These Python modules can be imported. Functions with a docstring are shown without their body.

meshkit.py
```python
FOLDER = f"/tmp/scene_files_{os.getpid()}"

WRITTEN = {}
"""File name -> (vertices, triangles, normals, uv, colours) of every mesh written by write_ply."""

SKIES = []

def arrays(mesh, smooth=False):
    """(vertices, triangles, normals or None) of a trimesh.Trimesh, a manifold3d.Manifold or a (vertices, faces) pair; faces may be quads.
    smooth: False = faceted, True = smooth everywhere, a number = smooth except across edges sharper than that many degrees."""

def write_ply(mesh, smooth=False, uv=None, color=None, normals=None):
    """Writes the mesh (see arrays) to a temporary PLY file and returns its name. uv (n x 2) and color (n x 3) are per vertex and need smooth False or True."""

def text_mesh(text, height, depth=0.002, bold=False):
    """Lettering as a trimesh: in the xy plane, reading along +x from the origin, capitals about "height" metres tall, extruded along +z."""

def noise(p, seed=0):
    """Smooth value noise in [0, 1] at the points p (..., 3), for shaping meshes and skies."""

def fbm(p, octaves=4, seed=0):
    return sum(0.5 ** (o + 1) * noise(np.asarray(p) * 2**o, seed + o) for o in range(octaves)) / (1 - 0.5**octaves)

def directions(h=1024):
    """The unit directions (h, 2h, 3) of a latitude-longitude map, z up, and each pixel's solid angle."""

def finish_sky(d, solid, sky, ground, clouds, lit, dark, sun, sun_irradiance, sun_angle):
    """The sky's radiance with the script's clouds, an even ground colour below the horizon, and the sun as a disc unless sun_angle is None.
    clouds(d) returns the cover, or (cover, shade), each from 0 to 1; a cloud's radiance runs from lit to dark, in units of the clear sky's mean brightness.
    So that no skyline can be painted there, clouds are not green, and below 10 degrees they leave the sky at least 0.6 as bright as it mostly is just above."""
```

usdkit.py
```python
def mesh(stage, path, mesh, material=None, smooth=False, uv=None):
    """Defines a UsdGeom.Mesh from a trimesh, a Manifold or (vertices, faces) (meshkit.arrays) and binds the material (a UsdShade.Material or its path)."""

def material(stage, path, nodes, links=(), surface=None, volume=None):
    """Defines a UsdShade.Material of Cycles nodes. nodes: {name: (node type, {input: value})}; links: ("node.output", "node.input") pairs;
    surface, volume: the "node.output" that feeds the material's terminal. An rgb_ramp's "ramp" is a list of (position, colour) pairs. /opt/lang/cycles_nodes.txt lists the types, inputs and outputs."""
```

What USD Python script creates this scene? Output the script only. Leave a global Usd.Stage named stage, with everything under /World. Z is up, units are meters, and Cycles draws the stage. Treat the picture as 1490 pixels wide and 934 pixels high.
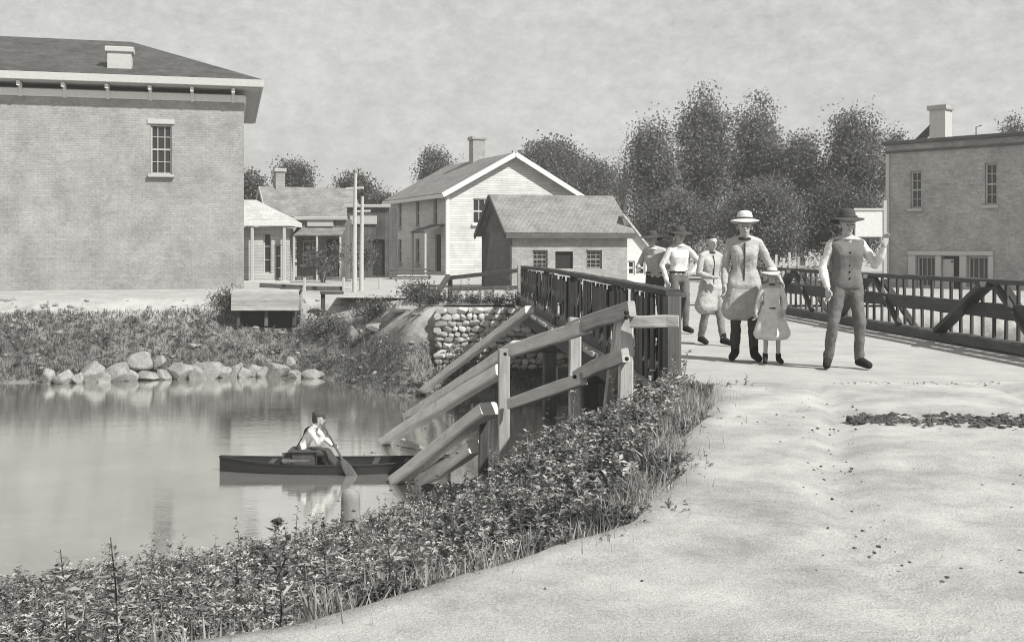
import math, random
import numpy as np, trimesh, manifold3d, shapely
from shapely.geometry import Polygon, LineString, Point
from scipy.interpolate import RegularGridInterpolator
from pxr import Usd, UsdGeom, UsdLux, UsdShade, Gf, Sdf
import usdkit, meshkit
from manifold3d import Manifold, OpType

stage = Usd.Stage.CreateInMemory()
UsdGeom.SetStageUpAxis(stage, 'Z')
world = UsdGeom.Xform.Define(stage, '/World')
stage.SetDefaultPrim(world.GetPrim())
random.seed(7); R = np.random.default_rng(7)

# ------------------------------------------------------------------ camera, sky, sun
F, U0, V0, EYE = 1598.0, 745.0, 362.0, 1.42        # focal length and horizon in the photograph's pixels, eye height over the road
cam = UsdGeom.Camera.Define(stage, '/World/camera')
cam.CreateHorizontalApertureAttr(36.0); cam.CreateFocalLengthAttr(36.0 * F / 1490)
cam.CreateVerticalApertureOffsetAttr(-105.0 / 1490 * 36)
cam.CreateClippingRangeAttr((0.1, 5000.0))
cam.CreateExposureAttr(0.72)
cam.AddTranslateOp().Set((0, 0, EYE)); cam.AddRotateXOp().Set(90.0)
SUN = np.array([1.5, -1.25, 1.95]); SUN /= np.linalg.norm(SUN)
sky = UsdLux.DomeLight.Define(stage, '/World/sky')
sky.GetPrim().SetCustomDataByKey('label', 'pale even summer sky with faint high cloud'); sky.GetPrim().SetCustomDataByKey('kind', 'structure')
skymat = usdkit.material(stage, '/World/Looks/sky', {
    'tc': ('texture_coordinate', {}),
    'sky': ('sky_texture', {'sky_type': 'single_scattering', 'sun_disc': False, 'sun_elevation': float(math.asin(SUN[2])), 'sun_rotation': float(math.atan2(SUN[0], SUN[1])), 'aerosol_density': 2.0}),
    'bw': ('hsv', {'saturation': 0.0, 'value': 1.0}),
    'map': ('mapping', {'scale': (1.0, 1.0, 1.6)}),
    'n': ('noise_texture', {'scale': 5.0, 'detail': 9.0, 'roughness': 0.72}),
    'n2': ('noise_texture', {'scale': 55.0, 'detail': 6.0, 'roughness': 0.75}),
    'mx': ('mix', {'fac': 0.58}),
    'r': ('rgb_ramp', {'ramp': [(0.34, (2.75, 2.73, 2.66)), (0.5, (3.6, 3.58, 3.49)), (0.66, (4.5, 4.47, 4.36))]}),
    'mix': ('mix', {'fac': 0.85}),
    'bg': ('background_shader', {'strength': 0.1})},
    [('tc.generated', 'map.vector'), ('map.vector', 'n.vector'), ('map.vector', 'n2.vector'), ('n.fac', 'mx.color1'), ('n2.fac', 'mx.color2'), ('mx.color', 'r.fac'),
     ('sky.color', 'bw.color'), ('bw.color', 'mix.color1'), ('r.color', 'mix.color2'), ('mix.color', 'bg.color')], surface='bg.background')
UsdShade.MaterialBindingAPI.Apply(sky.GetPrim()).Bind(skymat)
sun = UsdLux.DistantLight.Define(stage, '/World/sun')
sun.CreateIntensityAttr(1.1); sun.CreateAngleAttr(0.6); sun.CreateNormalizeAttr(True); sun.CreateColorAttr((1.0, 0.99, 0.96))
_z = SUN; _x = np.cross([0, 0, 1.0], _z); _x /= np.linalg.norm(_x); _y = np.cross(_z, _x)
sun.AddTransformOp().Set(Gf.Matrix4d(*_x, 0, *_y, 0, *_z, 0, 0, 0, 30, 1))

# ------------------------------------------------------------------ helpers
_used = {}; LEAFY = set()
def numbered(path):
    k = _used.get(path, 0); _used[path] = k + 1
    return path if k == 0 else f'{path}_{k:03d}'
def ppath(parent): return '/World' if parent is None else str(parent.GetPath())
def data(prim, label=None, category=None, group=None, kind=None):
    for k, v in (('label', label), ('category', category), ('group', group), ('kind', kind)):
        if v: prim.SetCustomDataByKey(k, v)
    return prim
def obj(name, mesh, mat, parent=None, smooth=False, M=None, uv=None, **kw):
    if isinstance(mesh, Beam): mesh, uv = (mesh.v, mesh.f), mesh.uv
    v, f, n = meshkit.arrays(mesh, False)
    if M is not None: v = v @ M[:3, :3].T + M[:3, 3]
    um = usdkit.mesh(stage, numbered(ppath(parent) + '/' + name), (v, f), mat, smooth=smooth, uv=uv); p = um.GetPrim()
    if str(mat.GetPath()) in LEAFY:      # one random tone per leaf
        tone = np.repeat(np.random.default_rng(len(v)).random(len(v) // 4 + 1), 4)[:len(v)]
        UsdGeom.PrimvarsAPI(um).CreatePrimvar('tone', Sdf.ValueTypeNames.FloatArray, 'vertex').Set(tone.astype(np.float32).tolist())
    return data(p, **kw)
def thing(name, label, category, loc=(0, 0, 0), rotz=0.0, group=None):
    x = UsdGeom.Xform.Define(stage, numbered('/World/' + name))
    x.AddTranslateOp().Set(Gf.Vec3d(*map(float, loc)))
    if rotz: x.AddRotateZOp().Set(float(rotz))
    return data(x.GetPrim(), label, category, group)
def P(u, v, Y): return np.array([(u - U0) / F * Y, Y, EYE - (v - V0) / F * Y])   # where a sight line reaches the distance Y
def T(x, y, z=0, rz=0.0):
    m = trimesh.transformations.rotation_matrix(math.radians(rz), [0, 0, 1]); m[:3, 3] = (x, y, z); return m

class Beam:
    """A bar with chamfered edges and a uv that runs along it (u in metres along, v round it)."""
    def __init__(s): s.v, s.f, s.uv, s.n = [], [], [], 0
    def quad(s, a, uva):
        s.v.append(a); s.uv.append(uva); k = s.n
        s.f += [[k + 0, k + 1, k + 2]] + ([[k, k + 2, k + 3]] if len(a) == 4 else []); s.n += len(a)
    def done(s):
        s.v = np.vstack(s.v); s.uv = np.vstack(s.uv); s.f = np.array(s.f); return s
def bars(items, up=(0, 0, 1), rough=0.0, seg=1):
    """items: (p0, p1, width, height[, up]) bars joined into one mesh."""
    b = Beam()
    for it in items:
        p0, p1, w, h = np.asarray(it[0], float), np.asarray(it[1], float), it[2], it[3]
        u_ = np.asarray(it[4] if len(it) > 4 else up, float)
        d = p1 - p0; L = np.linalg.norm(d); d = d / L
        if abs(d @ u_) > 0.97: u_ = np.array([0, 1.0, 0]) if abs(d[1]) < 0.9 else np.array([1.0, 0, 0])
        s = np.cross(d, u_); s /= np.linalg.norm(s); t = np.cross(s, d)
        c = min(w, h) * 0.14
        prof = [(-w/2 + c, -h/2), (w/2 - c, -h/2), (w/2, -h/2 + c), (w/2, h/2 - c), (w/2 - c, h/2), (-w/2 + c, h/2), (-w/2, h/2 - c), (-w/2, -h/2 + c)]
        ring = np.array([s * a + t * e for a, e in prof]); off = R.random() * 30
        per = np.concatenate([[0], np.cumsum([np.linalg.norm(ring[(i + 1) % 8] - ring[i]) for i in range(8)])])
        n_ = max(1, seg); q_ = np.linspace(0, 1, n_ + 1); rings = []
        bend = R.uniform(-1, 1, 2) * rough * 1.6; ph = R.uniform(0, 6, 3)
        for k in range(n_ + 1):
            c_0 = p0 + d * L * q_[k] + (s * bend[0] + t * bend[1]) * (4 * q_[k] * (1 - q_[k])) + (s * math.sin(ph[0] + q_[k] * 9) + t * math.sin(ph[1] + q_[k] * 7)) * rough * .4
            rings.append(c_0 + ring * (1 + rough * 2.2 * math.sin(ph[2] + q_[k] * 5)) + (R.uniform(-1, 1, (8, 3)) * rough * .45 if rough else 0))
        for k in range(n_):
            u0_, u1_ = off + L * q_[k], off + L * q_[k + 1]
            for i in range(8):
                j = (i + 1) % 8
                b.quad(np.array([rings[k][i], rings[k][j], rings[k + 1][j], rings[k + 1][i]])[::-1], np.array([(u0_, per[i] + off), (u0_, per[i + 1] + off), (u1_, per[i + 1] + off), (u1_, per[i] + off)])[::-1])
        for p, o in ((rings[0], 1), (rings[-1], -1)):
            for i in range(1, 7):
                tri = np.array([p[0], p[i], p[i + 1]])[::o]
                b.quad(tri, np.array([(off + 3 + e[0] * .1, off + e[1]) for e in (prof[0], prof[i], prof[i + 1])])[::o])
    return b.done()
def bar(p0, p1, w, h, up=(0, 0, 1)): return bars([(p0, p1, w, h, up)])
def rbar(p0, p1, w, h, up=(0, 0, 1), rough=.010, seg=0): return bars([(p0, p1, w, h, up)], rough=rough, seg=seg or max(4, int(np.linalg.norm(np.subtract(p1, p0)) / .35)))
def box(x0, x1, y0, y1, z0, z1): return bar(((x0 + x1) / 2, (y0 + y1) / 2, z0), ((x0 + x1) / 2, (y0 + y1) / 2, z1), abs(x1 - x0), abs(y1 - y0), (0, 1, 0)) if z1 - z0 > .4 else bar(((x0), (y0 + y1) / 2, (z0 + z1) / 2), (x1, (y0 + y1) / 2, (z0 + z1) / 2), abs(y1 - y0), abs(z1 - z0))
def tube(pts, rad, n=8):
    """Tapered tube along points."""
    pts = np.asarray(pts, float); rad = np.broadcast_to(rad, len(pts)); d = np.gradient(pts, axis=0); d /= np.linalg.norm(d, axis=1, keepdims=True)
    ref = np.array([0.3, 0.9, 0.1]) if abs(d[0][2]) > 0.7 else np.array([0, 0, 1.0])
    s = np.cross(d, ref); s /= np.linalg.norm(s, axis=1, keepdims=True); t = np.cross(s, d)
    a = np.linspace(0, 2 * np.pi, n, endpoint=False)
    v = (pts[:, None] + rad[:, None, None] * (np.cos(a)[None, :, None] * s[:, None] + np.sin(a)[None, :, None] * t[:, None])).reshape(-1, 3)
    f = []
    for i in range(len(pts) - 1):
        for k in range(n):
            a0, a1 = i * n + k, i * n + (k + 1) % n
            f += [[a0, a0 + n, a1], [a1, a0 + n, a1 + n]]
    m0, m1 = len(v), len(v) + 1
    v = np.vstack([v, pts[:1], pts[-1:]]); e = (len(pts) - 1) * n
    for k in range(n): f += [[m0, k, (k + 1) % n], [m1, e + (k + 1) % n, e + k]]
    return trimesh.Trimesh(v, np.array(f), process=False)
def rnd_dirs(n, rng):
    v = rng.normal(size=(n, 3)); return v / np.linalg.norm(v, axis=1, keepdims=True)
def cat(ms): return trimesh.util.concatenate([m if isinstance(m, trimesh.Trimesh) else trimesh.Trimesh(*meshkit.arrays(m)[:2], process=False) for m in ms])
def cube(x0, x1, y0, y1, z0, z1): return Manifold.cube([x1 - x0, y1 - y0, z1 - z0]).translate([x0, y0, z0])
def prism(pts_xz, y0, y1):
    """The polygon (x, z) pushed from y0 to y1, as a manifold."""
    cs = manifold3d.CrossSection([np.asarray(pts_xz, float)])
    if cs.area() <= 0: cs = manifold3d.CrossSection([np.asarray(pts_xz, float)[::-1]])
    return cs.extrude(y1 - y0).rotate([90, 0, 0]).translate([0, y1, 0])
def poly3(faces):
    """Faces given as lists of 3D corners, thick enough already; makes a faceted mesh."""
    v, f = [], []
    for c in faces:
        k = len(v); v += list(c); f += [[k, k + i, k + i + 1] for i in range(1, len(c) - 1)]
    return (np.array(v, float), np.array(f))
def slab(corners, th):
    """A flat roof panel: corners of the top face, th thick along its normal."""
    c = np.asarray(corners, float); n = np.cross(c[1] - c[0], c[2] - c[0]); n /= np.linalg.norm(n)
    if n[2] < 0: c = c[::-1]; n = -n
    lo = c - n * th; k = len(c)
    return poly3([c, lo[::-1]] + [[c[i], lo[i], lo[(i + 1) % k], c[(i + 1) % k]] for i in range(k)])
def lump(r, sub=2, amp=0.18, freq=1.6, seed=0, squash=(1, 1, 1)):
    m = trimesh.creation.icosphere(sub, 1.0); v = np.array(m.vertices)
    o = np.array([seed * 3.7, seed * 1.3, seed * 7.1])
    k = 1 + amp * meshkit.fbm(v * freq + o)
    v = v * np.asarray(k).reshape(-1, 1) * np.asarray(squash) * r
    return trimesh.Trimesh(v, m.faces, process=False)

# ------------------------------------------------------------------ materials (an old monochrome picture: warm greys)
def g(x): return (x * 1.0, x * 0.99, x * 0.955)
def M_(name, nodes, links, surface): return usdkit.material(stage, '/World/Looks/' + name, nodes, links, surface=surface)
def surf(name, c0, c1, scale=3.0, rough=0.85, bump=0.3, dist=0.02, c2=None, fine=60.0, stretch=(1, 1, 1), spec=0.3, lo=.34, hi=.66):
    nodes = {'geo': ('geometry', {}), 'map': ('mapping', {'scale': stretch}),
             'n': ('noise_texture', {'scale': scale, 'detail': 10.0, 'roughness': 0.72}), 'f': ('noise_texture', {'scale': fine, 'detail': 4.0, 'roughness': 0.8}),
             'mx': ('mix', {'fac': 0.4}), 'r': ('rgb_ramp', {'ramp': [(lo, g(c0)), (hi, g(c1))] + ([(hi + .12, g(c2))] if c2 is not None else [])}),
             'b': ('bump', {'strength': bump, 'distance': dist}), 'p': ('principled_bsdf', {'roughness': rough, 'specular_ior_level': spec})}
    return M_(name, nodes, [('geo.position', 'map.vector'), ('map.vector', 'n.vector'), ('map.vector', 'f.vector'), ('n.fac', 'mx.color1'), ('f.fac', 'mx.color2'), ('mx.color', 'r.fac'),
              ('r.color', 'p.base_color'), ('mx.color', 'b.height'), ('b.normal', 'p.normal')], 'p.BSDF')
def wood(name, c0, c1, c2, rough=0.8, knots=1.0):
    """Weathered timber: grain runs along the uv's u."""
    nodes = {'uv': ('uvmap', {'attribute': 'st'}), 'map': ('mapping', {'scale': (1.2, 26.0, 1.0)}), 'n': ('noise_texture', {'scale': 1.6, 'detail': 8.0, 'roughness': 0.7, 'distortion': 0.6}),
             'map2': ('mapping', {'scale': (1.0, 3.0, 1.0)}), 'n2': ('noise_texture', {'scale': 2.2, 'detail': 6.0, 'roughness': 0.65}),
             'oi': ('object_info', {}), 'mr': ('map_range', {'from_min': 0.0, 'from_max': 1.0, 'to_min': -0.12, 'to_max': 0.12}),
             'mx': ('mix', {'fac': 0.5}), 'ad': ('math', {'math_type': 'add'}), 'r': ('rgb_ramp', {'ramp': [(0.28, g(c0)), (0.5, g(c1)), (0.74, g(c2))]}),
             'b': ('bump', {'strength': 0.55, 'distance': 0.012}), 'p': ('principled_bsdf', {'roughness': rough, 'specular_ior_level': 0.25})}
    return M_(name, nodes, [('uv.UV', 'map.vector'), ('map.vector', 'n.vector'), ('uv.UV', 'map2.vector'), ('map2.vector', 'n2.vector'), ('n.fac', 'mx.color1'), ('n2.fac', 'mx.color2'),
              ('oi.random', 'mr.value'), ('mx.color', 'ad.value1'), ('mr.result', 'ad.value2'), ('ad.value', 'r.fac'), ('r.color', 'p.base_color'), ('n.fac', 'b.height'), ('b.normal', 'p.normal')], 'p.BSDF')
def leaf(name, c0, c1, c2, trans=0.25):
    LEAFY.add('/World/Looks/' + name)
    nodes = {'geo': ('geometry', {}), 'at': ('attribute', {'attribute': 'tone'}), 'n': ('noise_texture', {'scale': 1.6, 'detail': 4.0, 'roughness': .7}), 'mx': ('mix', {'fac': 0.5}),
             'r': ('rgb_ramp', {'ramp': [(0.2, g(c0)), (0.5, g(c1)), (0.8, g(c2))]}), 'p': ('principled_bsdf', {'roughness': 0.5, 'specular_ior_level': 0.35}), 't': ('translucent_bsdf', {}), 'm': ('mix_closure', {'fac': trans})}
    return M_(name, nodes, [('at.fac', 'mx.color1'), ('geo.position', 'n.vector'), ('n.fac', 'mx.color2'), ('mx.color', 'r.fac'), ('r.color', 'p.base_color'), ('r.color', 't.color'), ('p.BSDF', 'm.closure1'), ('t.BSDF', 'm.closure2')], 'm.closure')
def brickwork(name, c0, c1, mortar, scale=1.0, blot=(0.8, 1.15)):
    """Far-off brick: courses on walls of any direction (uv in metres)."""
    nodes = {'uv': ('uvmap', {'attribute': 'st'}), 'bk': ('brick_texture', {'color1': g(c0), 'color2': g(c1), 'mortar': g(mortar), 'scale': scale, 'mortar_size': 0.012, 'brick_width': 0.24, 'row_height': 0.085, 'mortar_smooth': 0.3}),
             'geo': ('geometry', {}), 'n': ('noise_texture', {'scale': 0.9, 'detail': 9.0, 'roughness': 0.72}), 'n3': ('noise_texture', {'scale': 9.0, 'detail': 5.0, 'roughness': 0.8}), 'nm': ('mix', {'fac': 0.4}),
             'r': ('rgb_ramp', {'ramp': [(0.36, (blot[0],) * 3), (0.64, (blot[1],) * 3)]}), 'mul': ('mix', {'mix_type': 'multiply', 'fac': 1.0}),
             'b': ('bump', {'strength': 0.5, 'distance': 0.01, 'invert': True}), 'p': ('principled_bsdf', {'roughness': 0.9, 'specular_ior_level': 0.2})}
    return M_(name, nodes, [('uv.UV', 'bk.vector'), ('geo.position', 'n.vector'), ('geo.position', 'n3.vector'), ('n.fac', 'nm.color1'), ('n3.fac', 'nm.color2'), ('nm.color', 'r.fac'), ('bk.color', 'mul.color1'), ('r.color', 'mul.color2'), ('mul.color', 'p.base_color'), ('bk.fac', 'b.height'), ('b.normal', 'p.normal')], 'p.BSDF')
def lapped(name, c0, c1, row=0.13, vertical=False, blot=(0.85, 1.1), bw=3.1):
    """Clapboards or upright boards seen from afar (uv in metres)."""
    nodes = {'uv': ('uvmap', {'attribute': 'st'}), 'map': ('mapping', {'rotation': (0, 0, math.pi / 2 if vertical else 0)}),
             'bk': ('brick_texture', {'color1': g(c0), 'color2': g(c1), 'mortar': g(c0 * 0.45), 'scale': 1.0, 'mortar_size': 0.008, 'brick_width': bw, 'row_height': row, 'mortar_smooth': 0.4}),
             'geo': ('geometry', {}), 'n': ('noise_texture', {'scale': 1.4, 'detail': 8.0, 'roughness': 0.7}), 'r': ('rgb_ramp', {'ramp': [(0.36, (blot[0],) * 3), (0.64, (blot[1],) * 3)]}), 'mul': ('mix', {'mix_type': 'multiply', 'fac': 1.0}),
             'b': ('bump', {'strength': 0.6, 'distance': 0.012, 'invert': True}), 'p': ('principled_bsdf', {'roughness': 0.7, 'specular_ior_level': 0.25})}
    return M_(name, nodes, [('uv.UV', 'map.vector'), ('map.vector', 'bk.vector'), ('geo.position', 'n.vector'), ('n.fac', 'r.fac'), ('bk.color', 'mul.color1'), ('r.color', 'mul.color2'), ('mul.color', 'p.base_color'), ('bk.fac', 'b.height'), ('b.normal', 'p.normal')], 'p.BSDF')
def plain(name, c, rough=0.7, spec=0.3, blot=0.12, scale=9.0): return surf(name, c * (1 - blot), c * (1 + blot), scale=scale, rough=rough, bump=0.15, dist=0.006, spec=spec)

ROAD = surf('road_dirt', 0.23, 0.50, scale=1.3, rough=0.95, bump=0.9, dist=0.04, c2=0.54, fine=70.0, spec=0.1, lo=.38, hi=.6)
SOIL = surf('bank_soil', 0.05, 0.14, scale=2.0, rough=0.95, bump=0.6, dist=0.04, spec=0.1)
SAND = surf('sandy_ground', 0.24, 0.40, scale=0.9, rough=0.95, bump=0.6, dist=0.03, fine=22.0, spec=0.1)
CLOD = surf('dark_clods', 0.035, 0.1, scale=9.0, rough=0.95, bump=0.6, dist=0.01, spec=0.1)
STONE = surf('boulder_stone', 0.12, 0.33, scale=3.0, rough=0.9, bump=0.8, dist=0.05, spec=0.2, fine=24.0)
RUBBLE = [surf(f'rubble_stone_{c}', a, b, scale=7.0, rough=0.9, bump=0.5, dist=0.015, spec=0.2) for c, a, b in (('pale', 0.32, 0.46), ('middling', 0.25, 0.37), ('dusky', 0.17, 0.28))]
MORTAR = surf('mortar', 0.13, 0.2, scale=6.0, rough=0.95)
DARKWOOD = wood('dark_weathered_wood', 0.03, 0.06, 0.11)
GREYWOOD = wood('grey_weathered_wood', 0.18, 0.33, 0.5)
PALEWOOD = wood('bleached_wood', 0.28, 0.46, 0.66)
DECKWOOD = surf('trodden_dusty_deck', 0.24, 0.40, scale=1.3, rough=0.95, bump=0.5, dist=0.02, fine=30.0, spec=0.1)
BRICK = brickwork('buff_brick', 0.265, 0.30, 0.255, blot=(0.6, 1.18))
BRICK2 = brickwork('old_brick', 0.27, 0.35, 0.28, blot=(0.55, 1.2))
BRICK3 = brickwork('shed_brick', 0.27, 0.34, 0.29, blot=(0.65, 1.15))
CLAP = lapped('white_clapboard', 0.46, 0.52)
CLAPG = lapped('grey_clapboard', 0.36, 0.44)
PLAST = surf('worn_plaster', 0.24, 0.42, scale=2.2, rough=.95, bump=.3, dist=.01)
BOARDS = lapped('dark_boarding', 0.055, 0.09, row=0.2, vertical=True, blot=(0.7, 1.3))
BOARDSG = lapped('grey_boarding', 0.10, 0.16, row=0.2, vertical=True, blot=(0.7, 1.25))
SHINGLE = lapped('grey_shingles', 0.17, 0.21, row=0.15, blot=(0.7, 1.2), bw=.17)
SHINGLED = lapped('dark_shingles', 0.05, 0.075, row=0.15, blot=(0.7, 1.25), bw=.17)
SHINGLEP = lapped('pale_shingles', 0.38, 0.46, row=0.15, blot=(0.8, 1.15), bw=.17)
WHITE = plain('white_paint', 0.56, 0.6); CREAM = plain('pale_plaster', 0.37, 0.85); TRIMG = plain('grey_trim', 0.33, 0.7)
PANE = M_('window_glass', {'p': ('principled_bsdf', {'base_color': g(0.025), 'roughness': 0.12, 'specular_ior_level': 0.45})}, [], 'p.BSDF')
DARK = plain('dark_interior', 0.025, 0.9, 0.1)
LEAFT = leaf('tree_leaves', 0.05, 0.13, 0.30, .35); LEAFD = leaf('dark_tree_leaves', 0.04, 0.085, 0.18, .3); LEAFP = leaf('pale_bush_leaves', 0.14, 0.24, 0.36)
LEAFW = leaf('weed_leaves', 0.06, 0.20, 0.52, .35); GRASS = leaf('grass_blades', 0.05, 0.10, 0.22); DRYGRASS = leaf('dry_grass_blades', 0.12, 0.24, 0.4)
PETAL = leaf('white_petals', 0.4, 0.52, 0.65, 0.2); HEADS = plain('dark_seed_head', 0.04)
BARK = surf('bark', 0.05, 0.14, scale=5.0, rough=0.95, bump=0.8, dist=0.03, stretch=(3, 3, .6)); SOFTBARK = surf('worn_stump', 0.16, 0.30, scale=5.0, rough=.9, bump=.6, dist=.02, stretch=(3, 3, .6)); BARKP = surf('pale_bark', 0.3, 0.48, scale=5.0, rough=0.9, bump=0.6, dist=0.02, stretch=(3, 3, .6))
SKIN = plain('skin', 0.34, 0.55, 0.35, 0.06); HAIR = plain('hair', 0.035); EYE_ = plain('eye_dark', 0.02)
CL = {k: surf('cloth_' + k, c * .72, c * 1.2, scale=7.0, rough=.95, bump=.5, dist=.012, spec=.1, fine=45.0) for k, c in (('white', 0.58), ('pale', 0.36), ('mid', 0.13), ('grey', 0.19), ('dark', 0.06), ('black', 0.025), ('straw', 0.5))}
WATER = M_('river_water', {'geo': ('geometry', {}), 'map': ('mapping', {'scale': (0.55, 1.6, 1.0)}), 'n': ('noise_texture', {'scale': 1.5, 'detail': 4.0, 'roughness': 0.55}), 'n2': ('noise_texture', {'scale': 11.0, 'detail': 3.0, 'roughness': 0.6}),
        'mx': ('mix', {'fac': 0.35}), 'b': ('bump', {'strength': 0.08, 'distance': 0.05}), 'np': ('noise_texture', {'scale': 0.5, 'detail': 9.0, 'roughness': 0.75}), 'r': ('rgb_ramp', {'ramp': [(0.35, g(0.17)), (0.65, g(0.31))]}),
        'd': ('diffuse_bsdf', {}), 'gl': ('glossy_bsdf', {'color': g(0.97), 'roughness': 0.045}), 'fr': ('fresnel', {'IOR': 1.33}), 'ma': ('math', {'math_type': 'multiply_add', 'value2': 1.0, 'value3': 0.46, 'use_clamp': True}), 'mc': ('mix_closure', {})},
        [('geo.position', 'map.vector'), ('map.vector', 'n.vector'), ('map.vector', 'n2.vector'), ('n.fac', 'mx.color1'), ('n2.fac', 'mx.color2'), ('mx.color', 'b.height'), ('b.normal', 'gl.normal'),
         ('geo.position', 'np.vector'), ('np.fac', 'r.fac'), ('r.color', 'd.color'), ('fr.fac', 'ma.value1'), ('ma.value', 'mc.fac'), ('d.BSDF', 'mc.closure1'), ('gl.BSDF', 'mc.closure2')], 'mc.closure')

# ------------------------------------------------------------------ the setting: ground, river, road
WL = -2.0
edge_pts = [(-9, -6), (-8.5, -1), (-6.5, 0.8), (-5, 1.7), (-3, 2.9), (-1.12, 4.03), (0.33, 5.56), (0.75, 6.9), (1.0, 8.1), (1.5, 9.8), (1.75, 11.4)]
near_top = Polygon([(-200, -6)] + edge_pts[1:] + [(8, 11.4), (200, 11.4), (200, -60), (-200, -60)])
near_shore = [(-200, 9), (-5.1, 10.9), (-3.5, 11.6), (-2.4, 12.5), (-1.5, 13.8), (-0.9, 15.2), (-0.2, 15.5), (0.5, 14.6), (1.2, 13.2), (8, 12.6), (200, 12.0)]
far_shore = [(200, 27.2), (8, 26.7), (1, 26.4), (-0.5, 25.9), (-1.65, 25.3), (-2.7, 25.6), (-3.6, 26.5), (-4.3, 28.0), (-5.2, 29.3), (-6.6, 29.7), (-9.4, 29.0), (-11.5, 28.2), (-14, 27.8), (-200, 26)]
water_poly = Polygon(near_shore + far_shore)
far_top = Polygon([(-200, 31), (-14, 32.0), (-9, 33.0), (-5, 33.0), (-3.2, 31.2), (-2.3, 28.6), (-1.9, 27.35), (8, 27.35), (200, 27.6), (200, 600), (-200, 600)])
top = shapely.union(near_top, far_top)
def terrain(x, y):
    x, y = np.broadcast_arrays(np.asarray(x, float), np.asarray(y, float)); pts = shapely.points(x, y)
    a, b = shapely.distance(top, pts), shapely.distance(water_poly, pts)
    t = a / np.maximum(a + b, 1e-6); ex = np.where(y < 20, np.interp(y, [5.5, 8.0, 9.5, 11], [0.30, 0.55, 0.8, 1.2]), 1.0); wx = np.clip((x + 0.75) / 1.2, 0, 1); ex = np.where(y < 20, ex * wx + .33 * (1 - wx), ex); t = np.where(y < 20, t ** ex, t * t * (3 - 2 * t) * 0.6 + t * 0.4)
    depth = shapely.distance(shapely.boundary(water_poly), pts)
    z = np.where(b > 0, WL * t, WL - 0.05 - 0.3 * np.minimum(depth, 3))
    cut = np.clip((x + 2.5) / .6, 0, 1) * ((y > 22) & (y < 27.3)); z = np.where(cut > 0, np.minimum(z, z * (1 - cut) + cut * np.maximum(WL - .6, -1.5 - .35 * (27.2 - y))), z)
    q = np.stack([x, y, 0 * x], -1).reshape(-1, 3)
    z = z + 0.07 * np.asarray(meshkit.fbm(q * 0.7)).reshape(x.shape) * np.clip(a * 2, 0, 1) - 0.03
    return z
xs = np.unique(np.concatenate([np.arange(-16, 12, 0.22), -16 - np.geomspace(.3, 180, 40), 12 + np.geomspace(.3, 180, 40)]))
ys = np.unique(np.concatenate([np.arange(-6, 38, 0.22), 38 + np.geomspace(.3, 500, 40), -6 - np.geomspace(.3, 50, 12)]))
GX, GY = np.meshgrid(xs, ys, indexing='ij'); GZ = terrain(GX, GY)
_it = RegularGridInterpolator((xs, ys), GZ)
def ground(x, y): return _it(np.stack(np.broadcast_arrays(np.asarray(x, float), np.asarray(y, float)), -1))
def grid_mesh(X, Y, Z):
    a, b = X.shape; i = np.arange(a * b).reshape(a, b)
    f = np.stack([i[:-1, :-1], i[1:, :-1], i[1:, 1:], i[:-1, 1:]], -1).reshape(-1, 4)
    return (np.stack([X, Y, Z], -1).reshape(-1, 3), f)
def struct(name, mesh, mat, label, **kw): return obj(name, mesh, mat, label=label, kind='structure', **kw)
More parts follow.
